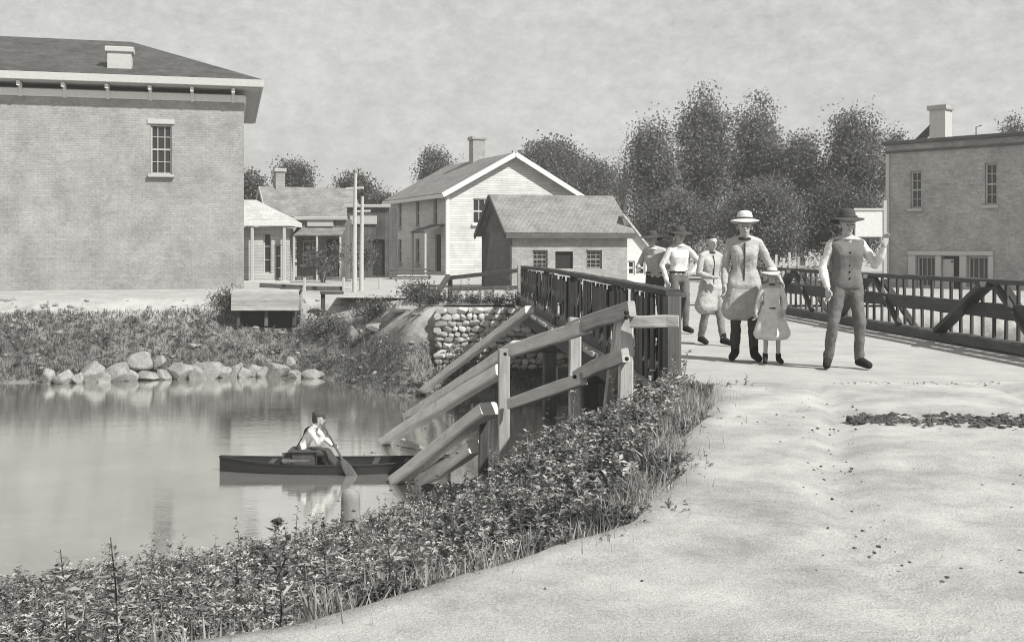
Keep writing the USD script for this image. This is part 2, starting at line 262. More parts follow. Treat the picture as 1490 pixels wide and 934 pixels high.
GRND = M_('ground_mix', {'geo': ('geometry', {}), 'sep': ('separate_xyz', {}), 'n': ('noise_texture', {'scale': 1.2, 'detail': 9.0, 'roughness': 0.72}), 'f': ('noise_texture', {'scale': 26.0, 'detail': 4.0, 'roughness': 0.8}), 'mx': ('mix', {'fac': 0.4}),
        'rd': ('rgb_ramp', {'ramp': [(0.36, g(0.06)), (0.66, g(0.22))]}), 'rs': ('rgb_ramp', {'ramp': [(0.36, g(0.22)), (0.66, g(0.42))]}),
        'mr': ('map_range', {'from_min': -0.75, 'from_max': -0.25, 'to_min': 0.0, 'to_max': 1.0, 'clamp': True}), 'nz': ('math', {'math_type': 'multiply_add', 'value2': 1.2, 'value3': -0.6}), 'az': ('math', {'math_type': 'add'}),
        'c': ('mix', {}), 'b': ('bump', {'strength': 0.7, 'distance': 0.04}), 'p': ('principled_bsdf', {'roughness': 0.95, 'specular_ior_level': 0.1})},
        [('geo.position', 'sep.vector'), ('geo.position', 'n.vector'), ('geo.position', 'f.vector'), ('n.fac', 'mx.color1'), ('f.fac', 'mx.color2'), ('mx.color', 'rd.fac'), ('mx.color', 'rs.fac'), ('n.fac', 'nz.value1'), ('nz.value', 'az.value1'), ('sep.z', 'az.value2'), ('az.value', 'mr.value'),
         ('mr.result', 'c.fac'), ('rd.color', 'c.color1'), ('rs.color', 'c.color2'), ('c.color', 'p.base_color'), ('mx.color', 'b.height'), ('b.normal', 'p.normal')], 'p.BSDF')
struct('ground', grid_mesh(GX, GY, GZ), GRND, 'earth banks of the river and sandy level ground beyond', smooth=True)
struct('river', grid_mesh(*np.meshgrid([-199, -60, 0, 60, 199], [8.0, 20, 29, 34], indexing='ij'), np.full((5, 4), WL)), WATER, 'still pale river water mirroring the banks')
# the road: one sheet whose left border follows the weeds
ry = np.concatenate([np.arange(-6, 11.45, 0.1)]); ex = np.interp(ry, [p[1] for p in edge_pts], [p[0] for p in edge_pts]) + 0.16 * np.asarray(meshkit.fbm(np.stack([ry * 1.7, ry * 0, ry * 0], -1))) + 0.22 * np.asarray(meshkit.fbm(np.stack([ry * .6 + 5, ry * 0, ry * 0], -1)))
tt = np.concatenate([np.linspace(0, 0.35, 90)[:-1], 0.35 + 0.65 * np.linspace(0, 1, 30) ** 1.6])
RX = ex[:, None] + (38 - ex[:, None]) * tt[None]; RY = np.repeat(ry[:, None], len(tt), 1)
q = np.stack([RX, RY, 0 * RX], -1).reshape(-1, 3)
relief = 0.035 * np.asarray(meshkit.fbm(q * 0.9)).reshape(RX.shape) + 0.022 * np.asarray(meshkit.fbm(q * 5.5 + 9)).reshape(RX.shape)
for (x0, y0, x1, y1, w, d) in [(0.6, -1, 3.0, 11.3, 0.12, 0.06), (2.2, -1, 4.9, 11.3, 0.13, 0.065), (4.4, 3, 5.2, 11.3, 0.12, 0.04), (2.6, 6.9, 9, 5.2, 0.11, 0.05)]:
    s = np.clip(((RX - x0) * (x1 - x0) + (RY - y0) * (y1 - y0)) / ((x1 - x0) ** 2 + (y1 - y0) ** 2), 0, 1)
    dd = np.hypot(RX - x0 - s * (x1 - x0) - 0.15 * np.sin(RY * .8), RY - y0 - s * (y1 - y0)); relief -= d * np.exp(-(dd / w) ** 2)
RZ = 0.03 + relief * np.clip((11.4 - RY) / 0.6, 0.15, 1); RZ[:, 0] = -0.06
struct('road', grid_mesh(RX, RY, RZ), ROAD, 'wide rutted pale dirt road leading onto the bridge', smooth=True)
sx, sy = np.meshgrid(np.linspace(0, 1, 40), np.linspace(27.4, 62, 60), indexing='ij'); SX = -4.5 - (sy - 27) * 0.12 + sx * (15 + 0.1 * (sy - 27)); SX = np.where(sy < 31, -1.7 + sx * (SX.max(0) + 1.7), SX)
struct('street', grid_mesh(SX, sy, 0.015 + 0.02 * np.asarray(meshkit.fbm(np.stack([SX, sy, 0 * sx], -1).reshape(-1, 3))).reshape(SX.shape)), SAND, 'pale dirt street beyond the far end of the bridge', smooth=True)

# the strip of dark clods and loose lumps on the road
def scatter_lumps(pts, r0, r1, seed, flat=0.7):
    rr = np.random.default_rng(seed); ms = []
    for k, (x, y) in enumerate(pts):
        m = lump(1, 1, 0.0); m.vertices = np.array(m.vertices) * rr.uniform(.6, 1.25, (len(m.vertices), 1)) * (1.25, 1, flat) * (r0 + (r1 - r0) * rr.random() ** 2); m.apply_transform(T(x, y, 0.045 + rr.uniform(-.01, .015), rr.uniform(0, 360))); ms.append(m)
    return cat(ms)
cl = []
while len(cl) < 1300:
    x = R.uniform(2.72, 5.4); yc = 8.75 + 0.05 * math.sin(x * 3); y = yc + R.normal() * 0.15 * min(1, (x - 2.55) * 2.2)
    cl.append((x, y))
obj('mud_clods', scatter_lumps(cl, 0.008, 0.034, 3, .8), CLOD, label='low ragged strip of dark mud clods lying across the dirt road', category='mud clods', kind='stuff')
cl = [(x, 11.75 - 0.55 + R.normal() * .05) for x in R.uniform(3.3, 5.0, 70)] + [(3.3 + R.random() * 2.2 + k * 0, 6.9 - R.random() * 1.6) for k in range(60)] + [(R.uniform(-1, 4), R.uniform(4.5, 10)) for _ in range(500)]
obj('loose_pebbles', scatter_lumps(cl, 0.004, 0.011, 4, 0.6), CLOD, label='small dark pebbles scattered over the pale dirt road', category='pebbles', kind='stuff')

# ------------------------------------------------------------------ the bridge (its own frame: x across, y along, from its near end)
ANG = math.degrees(math.atan2(135, 1598)); ca, sa = math.cos(math.radians(ANG)), math.sin(math.radians(ANG))
L0, L1, S0, S1 = 2.62, 8.0, 11.25, 27.35
mid = (L0 + L1) / 2
bloc = (mid * ca - S0 * sa, mid * sa + S0 * ca, 0.0)
bridge = thing('timber_bridge', 'long dark timber bridge with picketed truss railings across the river', 'bridge', bloc, ANG)
HW, LEN = (L1 - L0) / 2, S1 - S0
y = 0.0
while y < LEN:
    w = 0.24 + R.uniform(-.015, .015)
    obj('deck_plank', bar((-HW - 0.22 + R.uniform(-.05, .05), y + w / 2, -0.03), (HW + 0.2 + R.uniform(-.05, .05), y + w / 2, -0.03), w - 0.005, 0.06), DECKWOOD, bridge); y += w
for x in np.linspace(-HW, HW, 5): obj('stringer', bar((x, -0.2, -0.24), (x, LEN + .2, -0.24), 0.24, 0.32), DARKWOOD, bridge)
for yy in (0.6, 5.6, 10.8):
    obj('cross_beam', bar((-HW - .5, yy, -0.53), (HW + .5, yy, -0.53), 0.26, 0.26), DARKWOOD, bridge)
    for x in (-HW, 0, HW): obj('pile', bar((x, yy, -3.2), (x, yy, -0.66), 0.26, 0.26), DARKWOOD, bridge)
def railing(side, name):
    x = side * HW
    top_ = obj('railing', rbar((x, -0.06, 0.965), (x, LEN + .1, 0.965), 0.16, 0.07, rough=.012), DARKWOOD, bridge, label=name)
    def sub(nm, b): obj(nm, b, DARKWOOD, top_)
    sub('middle_beam', rbar((x, 0, 0.56), (x, LEN, 0.56), 0.12, 0.21, rough=.014))
    sub('kerb_beam', rbar((x, 0.0, 0.09), (x, LEN, 0.09), 0.2, 0.17, rough=.014))
    o = side * 0.0
    k = 0
    yy = 0.16
    while yy < LEN:
        if side > 0 or yy < 5 or int(yy / .315) % 3: sub('picket', bar((x + side * 0.085, yy, -0.1), (x + side * 0.085 + R.uniform(-.01, .01), yy + R.uniform(-.03, .03), 0.93), 0.05, 0.04, (1, 0, 0)))
        yy += 0.315
    for yy in (0.0, LEN): sub('end_post', bar((x, yy, -0.3), (x, yy, 0.928), 0.17, 0.17))
    nb = 4.05; yb = LEN - 3.1
    while yb > -0.5:      # raking members of the truss: each rises towards the near end, a thinner one falls on from its head
        hd = max(yb - 1.42, 0.2)
        if yb > 0.5: sub('brace', rbar((x - side * 0.09, yb, 0.17), (x - side * 0.09, hd, 0.93), 0.08, 0.21, (1, 0, 0)))
        if yb - 2.55 > 0.2: sub('brace', bar((x - side * 0.07, yb - 1.62, 0.9), (x - side * 0.07, yb - 2.6, 0.17), 0.06, 0.10, (1, 0, 0)))
        if side > 0: sub('outrigger', bar((x + side * 0.14, yb - 1.5, 0.86), (x + side * 0.95, yb - 1.5, -0.30), 0.09, 0.1))
        yb -= nb
railing(-1, 'dark picketed railing on the water side seen from outside'); railing(1, 'dark picketed railing on the far side of the deck')
# boarding nailed over the outer face of the left railing
bx = -HW - 0.125
yy = 0.35
while yy < 15.0:
    z0 = R.choice([0.5, 0.42, -0.15, 0.1]) if yy < 4.5 else R.choice([.5, .42, .45, .3, -.1])
    if yy < 1.2: z0 = -.3
    obj('facing_board', bar((bx, yy, z0), (bx + R.uniform(-.008, .008), yy + R.uniform(-.01, .01), 0.9 + R.uniform(-.04, .01)), 0.17, 0.022, (1, 0, 0)), DARKWOOD, bridge)
    yy += R.choice([0.2, 0.2, 0.24, 0.34, 0.5]) * (.9 if yy < 4.5 else 1.1)

# the stone abutment on the far bank: courses of separate stones
abut = thing('stone_abutment', 'pale rubble stone wall holding the far bank beside the bridge', 'wall', (0, 27.15, 0))
obj('core', cube(-1.86, 8.4, 0.06, 0.5, -2.6, -0.06), MORTAR, abut)
z = -1.95
while z < -0.08:
    h = min(R.uniform(0.10, 0.17), -0.01 - z); x = -1.95 + R.uniform(0, .1)
    while x < 1.3:
        w = R.uniform(0.13, 0.3); c = rnd_dirs(26, R) * [w * .56, .12, h * .58]; c = np.sign(c) * np.abs(c) ** .8 * np.array([w, .2, h]) ** .2
        c[:, 1] += R.uniform(-.03, .025); st = trimesh.convex.convex_hull(c); st.apply_translation([x + w / 2, .02, z + h / 2 + R.uniform(-.015, .015)])
        obj('stone', st, RUBBLE[R.choice([0, 0, 1, 1, 2])], abut, smooth=35); x += w
    z += h

# ------------------------------------------------------------------ walls, windows, roofs
def uvmesh(m):
    """Facets with a uv in metres laid along each face (u level, v upward)."""
    v, f, _ = meshkit.arrays(m, False); t = v[f]; n = np.cross(t[:, 1] - t[:, 0], t[:, 2] - t[:, 0]); n /= np.maximum(np.linalg.norm(n, axis=1, keepdims=True), 1e-12)
    u_ = np.cross(np.broadcast_to([0, 0, 1.0], n.shape), n); flat = np.linalg.norm(u_, axis=1) < 0.05; u_[flat] = [1, 0, 0]; u_ /= np.linalg.norm(u_, axis=1, keepdims=True); w_ = np.cross(n, u_)
    uv = np.stack([(t * u_[:, None]).sum(-1), (t * w_[:, None]).sum(-1)], -1).reshape(-1, 2)
    return (t.reshape(-1, 3), np.arange(len(f) * 3).reshape(-1, 3)), uv
def wobj(name, m, mat, parent, **kw): mm, uv = uvmesh(m); return obj(name, mm, mat, parent, uv=uv, **kw)
def house_walls(W, D, H, openings=(), gable=None, base=-0.6):
    """A walled block, front face at y=0 looking to -y, left wall at x=0. gable 'x': ridge along x; 'y': ridge along y (gable in front). openings: (face, a, z, w, h)."""
    m = cube(0, W, 0, D, base, H)
    if gable:
        kind, rise = gable
        m = m + (prism([(0, H - .001), (W, H - .001), (W / 2, H + rise)], 0, D) if kind == 'y' else prism([(0, H - .001), (D, H - .001), (D / 2, H + rise)], 0, W).rotate([0, 0, 90]).translate([W, 0, 0]))
    for face, a, z, w, h in openings:
        if face == 'front': m = m - cube(a, a + w, -0.1, 0.16, z, z + h)
        elif face == 'left': m = m - cube(-0.1, 0.16, a, a + w, z, z + h)
        elif face == 'right': m = m - cube(W - .16, W + .1, a, a + w, z, z + h)
    return m
def face_matrix(face, W):
    if face == 'front': return np.eye(4)
    if face == 'left': return T(0, 0, 0, 90) @ np.diag([1, -1, 1, 1.0]) if False else np.array([[0, 1, 0, 0], [1, 0, 0, 0], [0, 0, 1, 0], [0, 0, 0, 1.0]])
    return np.array([[0, -1, 0, W], [1, 0, 0, 0], [0, 0, 1, 0], [0, 0, 0, 1.0]])
def window(parent, a, z, w, h, cols=2, rows=4, frame=WHITE, face='front', W=0, glass=PANE, sill=True, depth=0.13, head=None):
    Mx = face_matrix(face, W); fw = 0.06
    fr = obj('window', bars([((a, depth - .03, z + fw / 2), (a + w, depth - .03, z + fw / 2), .06, fw), ((a, depth - .03, z + h - fw / 2), (a + w, depth - .03, z + h - fw / 2), .06, fw),
              ((a + fw / 2, depth - .03, z + fw), (a + fw / 2, depth - .03, z + h - fw), fw, .06, (0, 1, 0)), ((a + w - fw / 2, depth - .03, z + fw), (a + w - fw / 2, depth - .03, z + h - fw), fw, .06, (0, 1, 0))]), frame, parent, M=Mx)
    obj('pane', cube(a + .01, a + w - .01, depth - .005, depth + .02, z + .01, z + h - .01), glass, fr, M=Mx)
    it = [((a + w * k / cols, depth - .025, z + fw), (a + w * k / cols, depth - .025, z + h - fw), .028, .03, (0, 1, 0)) for k in range(1, cols)]
    it += [((a + fw, depth - .028, z + h * k / rows), (a + w - fw, depth - .028, z + h * k / rows), .03, .028 if k * 2 != rows else .06) for k in range(1, rows)]
    if it: obj('muntin', bars(it), frame, fr, M=Mx)
    if sill: obj('sill', bar((a - .08, -.05, z - .06), (a + w + .08, -.05, z - .06), .2, .11), frame, fr, M=Mx)
    if head: obj('lintel', bar((a - .1, -.012, z + h + .1), (a + w + .1, -.012, z + h + .1), .06, .17), head, fr, M=Mx)
    return fr
def gable_roof(parent, W, D, H, rise, kind, over, mat, trim, th=0.12, rake=True):
    if kind == 'y':
        k = rise / (W / 2); z0, x0, x1, y0, y1 = H - k * over + .12, -over, W + over, -over, D + over; rz = H + rise + .12
        r = wobj('roof', cat([slab([(x0, y0, z0), (W / 2, y0, rz), (W / 2, y1, rz), (x0, y1, z0)], th), slab([(x1, y0, z0), (W / 2, y0, rz), (W / 2, y1, rz), (x1, y1, z0)], th)]), mat, parent)
        if rake:
            for xe in (x0, x1): obj('rake_board', bar((xe, y0 - .02, z0 - .12), (W / 2, y0 - .02, rz - .12), .05, .26), trim, r)
            for xe in (x0, x1): obj('eave_board', bar((xe + (.1 if xe > 0 else -.1) * 0, y0 + .02, z0 - .15), (xe, y1, z0 - .15), .06, .2), trim, r)
    else:
        k = rise / (D / 2); z0, y0, y1, x0, x1 = H - k * over + .12, -over, D + over, -over, W + over; rz = H + rise + .12
        r = wobj('roof', cat([slab([(x0, y0, z0), (x0, D / 2, rz), (x1, D / 2, rz), (x1, y0, z0)], th), slab([(x0, y1, z0), (x0, D / 2, rz), (x1, D / 2, rz), (x1, y1, z0)], th)]), mat, parent)
        if rake:
            for ye in (y0, y1): obj('rake_board', bar((x0 - .02, ye, z0 - .1), (x0 - .02, D / 2, rz - .1), .05, .2), trim, r)
            obj('eave_board', bar((x0 + .02, y0, z0 - .12), (x1, y0, z0 - .12), .05, .16), trim, r)
    return r
def hip_roof(parent, W, D, H, rise, over, mat, r0, r1, th=0.1):
    """Ridge from x=r0 to r1 at mid depth."""
    a, b, c, d = (-over, -over, H), (W + over, -over, H), (W + over, D + over, H), (-over, D + over, H); e, f_ = (r0, D / 2, H + rise), (r1, D / 2, H + rise)
    return wobj('roof', cat([slab([a, b, f_, e], th), slab([b, c, f_], th), slab([c, d, e, f_], th), slab([d, a, e], th)]), mat, parent)
def chimney(parent, x, y, z0, z1, w, d, mat, cap, M=None):
    c = wobj('chimney', cube(x - w / 2, x + w / 2, y - d / 2, y + d / 2, z0, z1), mat, parent)
    obj('chimney_cap', box(x - w / 2 - .07, x + w / 2 + .07, y - d / 2 - .07, y + d / 2 + .07, z1 + .003, z1 + .2), cap, c)
    return c

# two-storey brick building on the left (its right-hand corner stands at x=-9.76, y=40)
bW, bD, bR = 13.6, 10.5, 14.5
c_ = P(355, 362, 40); cr, sr = math.cos(math.radians(bR)), math.sin(math.radians(bR))
b1 = thing('brick_building', 'tall two-storey buff brick building with dark hipped roof on the left bank', 'building', (c_[0] - bW * cr, 40 - bW * sr, 0), bR)
def local1(u, v):  # where the sight line meets the front wall, in the building's own x and z
    k = (u - U0) / F; o = np.array([c_[0] - bW * cr, 40 - bW * sr]); t = (k * o[1] - o[0]) / (cr - k * sr); Y = o[1] + t * sr; return t, EYE - (v - V0) / F * Y
(wx0, wz1), (wx1, wz0) = local1(219, 181), local1(250, 254)
lowx = [2.2]
ops = [('front', wx0, wz0, wx1 - wx0, wz1 - wz0)] + [('front', 2.0, wz0, .8, wz1 - wz0)]
wobj('wall', house_walls(bW, bD, 7.02, ops, base=-1.2), BRICK, b1)
for o in ops: window(b1, o[1], o[2], o[3], o[4], 3, 4, TRIMG, head=CREAM)
hip_roof(b1, bW, bD, 7.5, 2.2, 0.66, SHINGLED, 4.3, 9.3)
obj('frieze', bars([((-.05, -.03, 6.86), (bW + .05, -.03, 6.86), .1, .26), ((bW + .03, 0, 6.86), (bW + .03, bD, 6.86), .1, .26)]), WHITE, b1)
obj('cornice', bars([((-.7, -.62, 7.34), (bW + .7, -.62, 7.36), .1, .27), ((bW + .62, -.56, 7.36), (bW + .62, bD + .6, 7.36), .1, .27)]), CREAM, b1)
obj('soffit', cube(-.6, bW + .56, -.56, bD + .6, 7.2, 7.24), TRIMG, b1)
for k in range(10): obj('bracket', bars([((.35 + k * 1.43, -.02, 7.1), (.35 + k * 1.43, -.52, 7.1), .12, .16), ((.35 + k * 1.43, -.06, 7.02), (.35 + k * 1.43, -.06, 6.7), .12, .12, (0, 1, 0))]), WHITE, b1)
cx = local1(177, 90)[0]; chimney(b1, cx - .1, .55, 7.5, 8.42, 0.82, .6, CREAM, CREAM)

# porch cottage just beyond the brick building
p1 = thing('cottage', 'small pale one-storey cottage with bracketed porch roof behind the brick building', 'house', (-13.3, 47, 0), 4)
ops = [('front', 2.62, .35, .34, 1.75), ('front', 3.1, 0.1, .3, 1.5)]
wobj('wall', house_walls(3.4, 4, 2.35, ops), CLAPG, p1)
for o in ops: window(p1, o[1], o[2], o[3], o[4], 1, 3, CREAM, sill=False)
hip_roof(p1, 3.4, 4, 2.6, 1.0, .42, SHINGLEP, .9, 2.0)
obj('fascia', bars([((-.4, -.4, 2.5), (3.8, -.4, 2.5), .05, .22), ((3.8, -.4, 2.5), (3.8, 4.4, 2.5), .05, .22)]), WHITE, p1)
for x in (2.2, 3.55): obj('porch_post', bar((x, -.3, 0), (x, -.3, 2.38), .13, .13, (0, 1, 0)), CREAM, p1)
obj('porch_floor', box(1.8, 3.8, -.5, 0, -.2, .05), GREYWOOD, p1)

# house with a steep gable further back
p2 = thing('gabled_house', 'grey house with shingled roof and dark gable end behind the cottage', 'house', (-12.7, 58, 0), 22)
ops = [('front', 1.0, .8, .6, 1.3), ('front', 2.8, .8, .6, 1.3)]
wobj('wall', house_walls(4.6, 4.2, 3.2, ops, ('x', 1.5)), CLAPG, p2)
for o in ops: window(p2, o[1], o[2], o[3], o[4], 2, 4, TRIMG)
gable_roof(p2, 4.6, 4.2, 3.2, 1.5, 'x', .3, SHINGLE, TRIMG)
chimney(p2, .8, 2.1, 4.3, 5.6, .5, .5, BRICK3, TRIMG)

# row of two wooden shops with dark openings
def shop(u0, u1, vtop, Y, mat, label, signs, rz=0, awn=True):
    a = P(u0, vtop, Y); b = P(u1, vtop, Y); W = b[0] - a[0]; H = a[2]
    t = thing('wooden_shop', label, 'shop', (a[0], Y, 0), rz)
    n = max(2, int(W / .95)); ops = [('front', W * (k + .22) / n, .12 if k % 2 else .7, W / n * .58, 1.75 if k % 2 else 1.1) for k in range(n)]
    wobj('wall', house_walls(W, 4, H, ops), mat, t)
    for k, o in enumerate(ops):
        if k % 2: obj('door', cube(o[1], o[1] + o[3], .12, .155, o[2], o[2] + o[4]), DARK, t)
        else: window(t, o[1], o[2], o[3], o[4], 2, 2, TRIMG)
    obj('cornice', bar((-.08, -.08, H), (W + .08, -.08, H), .2, .16), TRIMG, t)
    if awn:
        r = wobj('awning', slab([(0, -1.2, 2.05), (W, -1.2, 2.05), (W, -.01, 2.4), (0, -.01, 2.4)], .05), SHINGLE, t)
        for x in np.linspace(.08, W - .08, 3): obj('awning_post', bar((x, -1.12, 0), (x, -1.12, 2.0), .09, .09, (0, 1, 0)), CREAM, r)
    for (x, z_, w, h) in signs: obj('sign_board', box(x, x + w, -.1, -.03, z_, z_ + h), CREAM, t)
    return t
shop(432, 503, 318, 51, BOARDSG, 'low weathered wooden shop with awning posts, nearer the cottage', [(.5, 2.45, 1.2, .28)])
shop(505, 566, 300, 53, BOARDS, 'taller dark wooden shop with sign board beside the white house', [(.15, 2.6, 1.3, .4)], awn=False)

# the big white clapboard house
hW, hD, hH, hR, ha = 7.5, 10.0, 4.45, 2.05, 23.5
h0 = P(651, 362, 58)
hs = thing('clapboard_house', 'large white two-storey clapboard house with front gable and tall chimney', 'house', (h0[0], 58, 0), ha)
ops = [('front', 1.45, 2.75, .75, 1.35), ('left', 1.6, 2.7, .62, 1.5), ('left', 4.6, 2.7, .62, 1.5), ('left', 7.9, 2.7, .62, 1.5), ('left', 1.0, 0.2, .95, 2.0), ('left', 4.6, .6, .65, 1.4), ('left', 7.9, .6, .65, 1.4), ('front', 5.2, 2.75, .75, 1.35), ('front', 5.2, .7, .75, 1.35)]
wobj('wall', house_walls(hW, hD, hH, ops, ('y', hR)), CLAP, hs)
for k, o in enumerate(ops):
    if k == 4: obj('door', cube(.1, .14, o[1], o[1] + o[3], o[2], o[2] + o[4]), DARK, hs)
    else: window(hs, o[1], o[2], o[3], o[4], 2, 2, WHITE if o[0] == 'front' else CREAM, face=o[0], W=hW)
gable_roof(hs, hW, hD, hH, hR, 'y', .42, SHINGLE, WHITE)
obj('corner_board', bar((-.03, -.03, -.3), (-.03, -.03, 4.4), .2, .2, (0, 1, 0)), WHITE, hs)
obj('porch_hood', slab([(-1.2, .3, 2.35), (-1.2, 2.6, 2.35), (-.01, 2.6, 2.75), (-.01, .3, 2.75)], .1), SHINGLE, hs)
for yy in (.4, 2.5): obj('porch_post', bar((-1.1, yy, -.3), (-1.1, yy, 2.3), .12, .12, (0, 1, 0)), TRIMG, hs)
chimney(hs, hW / 2, 5.2, 6.0, 7.75, .75, .65, BRICK3, BRICK3)
# wooden steps and platform at its side
st = thing('wooden_steps', 'low dark wooden steps beside the white clapboard house', 'steps', (*P(565, 362, 50)[:2], 0), 3)
for k in range(3): obj('tread', box(.0, 1.95 - .22 * k * 0, .32 * k, .32 * k + .33, .09 + .17 * k, .16 + .17 * k), DARKWOOD, st)
for x in (.1, 1.85): obj('stringer', bar((x, 0, 0.02), (x, 1.1, .46), .07, .2), DARKWOOD, st)

# long low brick shed with a dark boarded gable, and the whitewashed lean-to on its right
sa_ = 14.8; s0 = P(742, 362, 37); sW, sD, sH, sRise = 4.2, 4.1, 1.98, 1.25
sh = thing('brick_shed', 'low brick shed with shingled roof and dark boarded gable beyond the bridge', 'shed', (s0[0], 37, 0), sa_)
def loc_s(u, v):
    k = (u - U0) / F; c2, s2 = math.cos(math.radians(sa_)), math.sin(math.radians(sa_)); t = (k * 37 - s0[0]) / (c2 - k * s2); Y = 37 + t * s2; return t, EYE - (v - V0) / F * Y
(a0, z1), (a1, z0) = loc_s(808, 366), loc_s(834, 391); (d0, e1), (d1, e0) = loc_s(853, 364), loc_s(876, 391); (f0, _1), (f1, _2) = loc_s(775, 364), loc_s(797, 391)
ops = [('front', a0, z0, a1 - a0, z1 - z0), ('front', d0, e0, d1 - d0, e1 - e0), ('front', f0, e0, f1 - f0, e1 - e0)]
wobj('wall', house_walls(sW, sD, sH, ops), BRICK3, sh)
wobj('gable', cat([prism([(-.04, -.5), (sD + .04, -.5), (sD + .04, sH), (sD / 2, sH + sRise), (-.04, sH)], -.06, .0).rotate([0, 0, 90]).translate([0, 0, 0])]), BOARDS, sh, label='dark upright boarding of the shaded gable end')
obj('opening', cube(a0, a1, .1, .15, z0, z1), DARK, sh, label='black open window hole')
window(sh, d0, e0, d1 - d0, e1 - e0, 3, 4, CL['grey'], sill=False); window(sh, f0, e0, f1 - f0, e1 - e0, 3, 4, CL['grey'], sill=False)
gable_roof(sh, sW, sD, sH, sRise, 'x', .22, SHINGLE, DARKWOOD)
l0 = P(905, 362, 38.6)
lt = thing('white_lean_to', 'whitewashed lean-to with falling roof edge at the right of the brick shed', 'shed', (l0[0] + .05, 38.3, 0), 8)
ops = [('front', .12, .5, .26, .5), ('front', .5, .5, .26, .5)]
m_ = prism([(0, -.5), (.92, -.5), (.92, 1.35), (.0, 2.5)], 0, 3.0)
for f, a, z, w, h in ops: m_ = m_ - cube(a, a + w, -.1, .12, z, z + h)
wobj('wall', m_, WHITE, lt)
for o in ops: window(lt, o[1], o[2], o[3], o[4], 1, 2, WHITE, sill=False, depth=.1)
wobj('roof', slab([(-.02, -.15, 2.62), (1.06, -.15, 1.28), (1.06, 3.1, 1.28), (-.02, 3.1, 2.62)], .07), SHINGLEP, lt)

# two-storey brick building on the right: its left corner at x=14.3, y=42; the front looks over the river to the left
rc = P(1290, 362, 42); ang2 = -46.0; c2, s2 = math.cos(math.radians(ang2)), math.sin(math.radians(ang2)); rW = 10.0
rb = thing('flat_roofed_building', 'two-storey brick building with flat cornice and shopfront on the right', 'building', (rc[0], 42, 0), ang2)
def loc_r(u, v):
    k = (u - U0) / F; t = (k * 42 - rc[0]) / (c2 - k * s2); Y = 42 + t * s2; return t, EYE - (v - V0) / F * Y
def rect(u0, v0, u1, v1, f): (a, zt), (b, zb) = f(u0, v0), f(u1, v1); return a, zb, b - a, zt - zb
rH = 5.45
w1, w2 = rect(1325, 250, 1341, 303, loc_r), rect(1433, 238, 1451, 298, loc_r)
d1, d2, d3 = rect(1334, 373, 1361, 418, loc_r), rect(1371, 373, 1396, 425, loc_r), rect(1408, 373, 1438, 418, loc_r)
d2 = (d2[0], -.05, d2[2], d2[1] + d2[3] + .05)
more = (7.0, w2[1], w2[2], w2[3])
wobj('wall', house_walls(rW, 8, rH, [('front', *w) for w in (w1, w2, d1, d2, d3, more)], base=-2.0), BRICK2, rb)
for w in (w1, w2, more): window(rb, *w, 2, 4, TRIMG, head=None)
for w in (d1, d3): window(rb, *w, 4, 1, TRIMG)
dr = obj('door', cube(d2[0] + .0, d2[0] + d2[2] * .62, .06, .1, d2[1], d2[1] + d2[3] - .1), CREAM, rb, label='pale door standing half open in the shopfront')
obj('handle', lump(.035, 1, 0), DARK, dr, M=T(d2[0] + d2[2] * .55, .03, .95))
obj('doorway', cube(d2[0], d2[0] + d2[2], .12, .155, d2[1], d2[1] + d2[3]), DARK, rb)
pil = [(d1[0] - .32, d1[0] - .02), (d1[0] + d1[2] + .02, d2[0] - .02), (d2[0] + d2[2] + .02, d3[0] - .02), (d3[0] + d3[2] + .02, d3[0] + d3[2] + .2)]
for a, b in pil: obj('pilaster', box(a, b, -.07, .02, -.4, d1[1] + d1[3] + .03), CREAM, rb)
obj('shop_lintel', box(pil[0][0], pil[-1][1], -.1, .02, d1[1] + d1[3] + .04, d1[1] + d1[3] + .2), CREAM, rb)
pp = rect(1362, 246, 1396, 345, loc_r)
obj('cornice', bars([((-.1, -.07, rH - .02), (rW + .1, -.07, rH - .02), .3, .14), ((-.05, -.03, rH - .36), (rW + .05, -.03, rH - .36), .14, .07)]), DARKWOOD, rb)
obj('parapet', box(-.02, rW, -.015, .28, rH - .3, rH - .09), BRICK2, rb) if False else None
obj('corner_strip', bar((.06, -.03, -.4), (.06, -.03, rH - .42), .14, .06, (0, 1, 0)), CREAM, rb)
chimney(rb, 1.25, 1.9, rH, rH + 1.3, .62, .6, CREAM, BRICK3)
wobj('roof_hatch', slab([(0.1, 1.6, rH + .02), (.95, 1.6, rH + .75), (.95, 2.3, rH + .75), (0.1, 2.3, rH + .02)], .05), SHINGLED, rb)
obj('roof_hook', tube([(3.3, .3, rH), (3.3, .3, rH + .38), (3.5, .3, rH + .42)], .018), DARK, rb)

# hanging sign on its post at that building's corner
sp = P(1287, 362, 40.5)
sg = thing('hanging_sign', 'square blank white sign board hung from a tall white post at the corner', 'sign', (sp[0], 40.5, 0))
obj('post', bar((0, 0, -.3), (0, 0, 3.2), .13, .13, (0, 1, 0)), CREAM, sg)
bw = 40 / F * 40.5
obj('board', box(-bw - .08, -.08, -.04, .04, 1.86, 2.78), WHITE, sg)
obj('arm', bar((-bw - .12, 0, 2.86), (.0, 0, 2.86), .12, .1), CREAM, sg)
obj('lower_rail', bar((-bw - .1, 0, 1.82), (.0, 0, 1.82), .1, .08), DARKWOOD, sg)

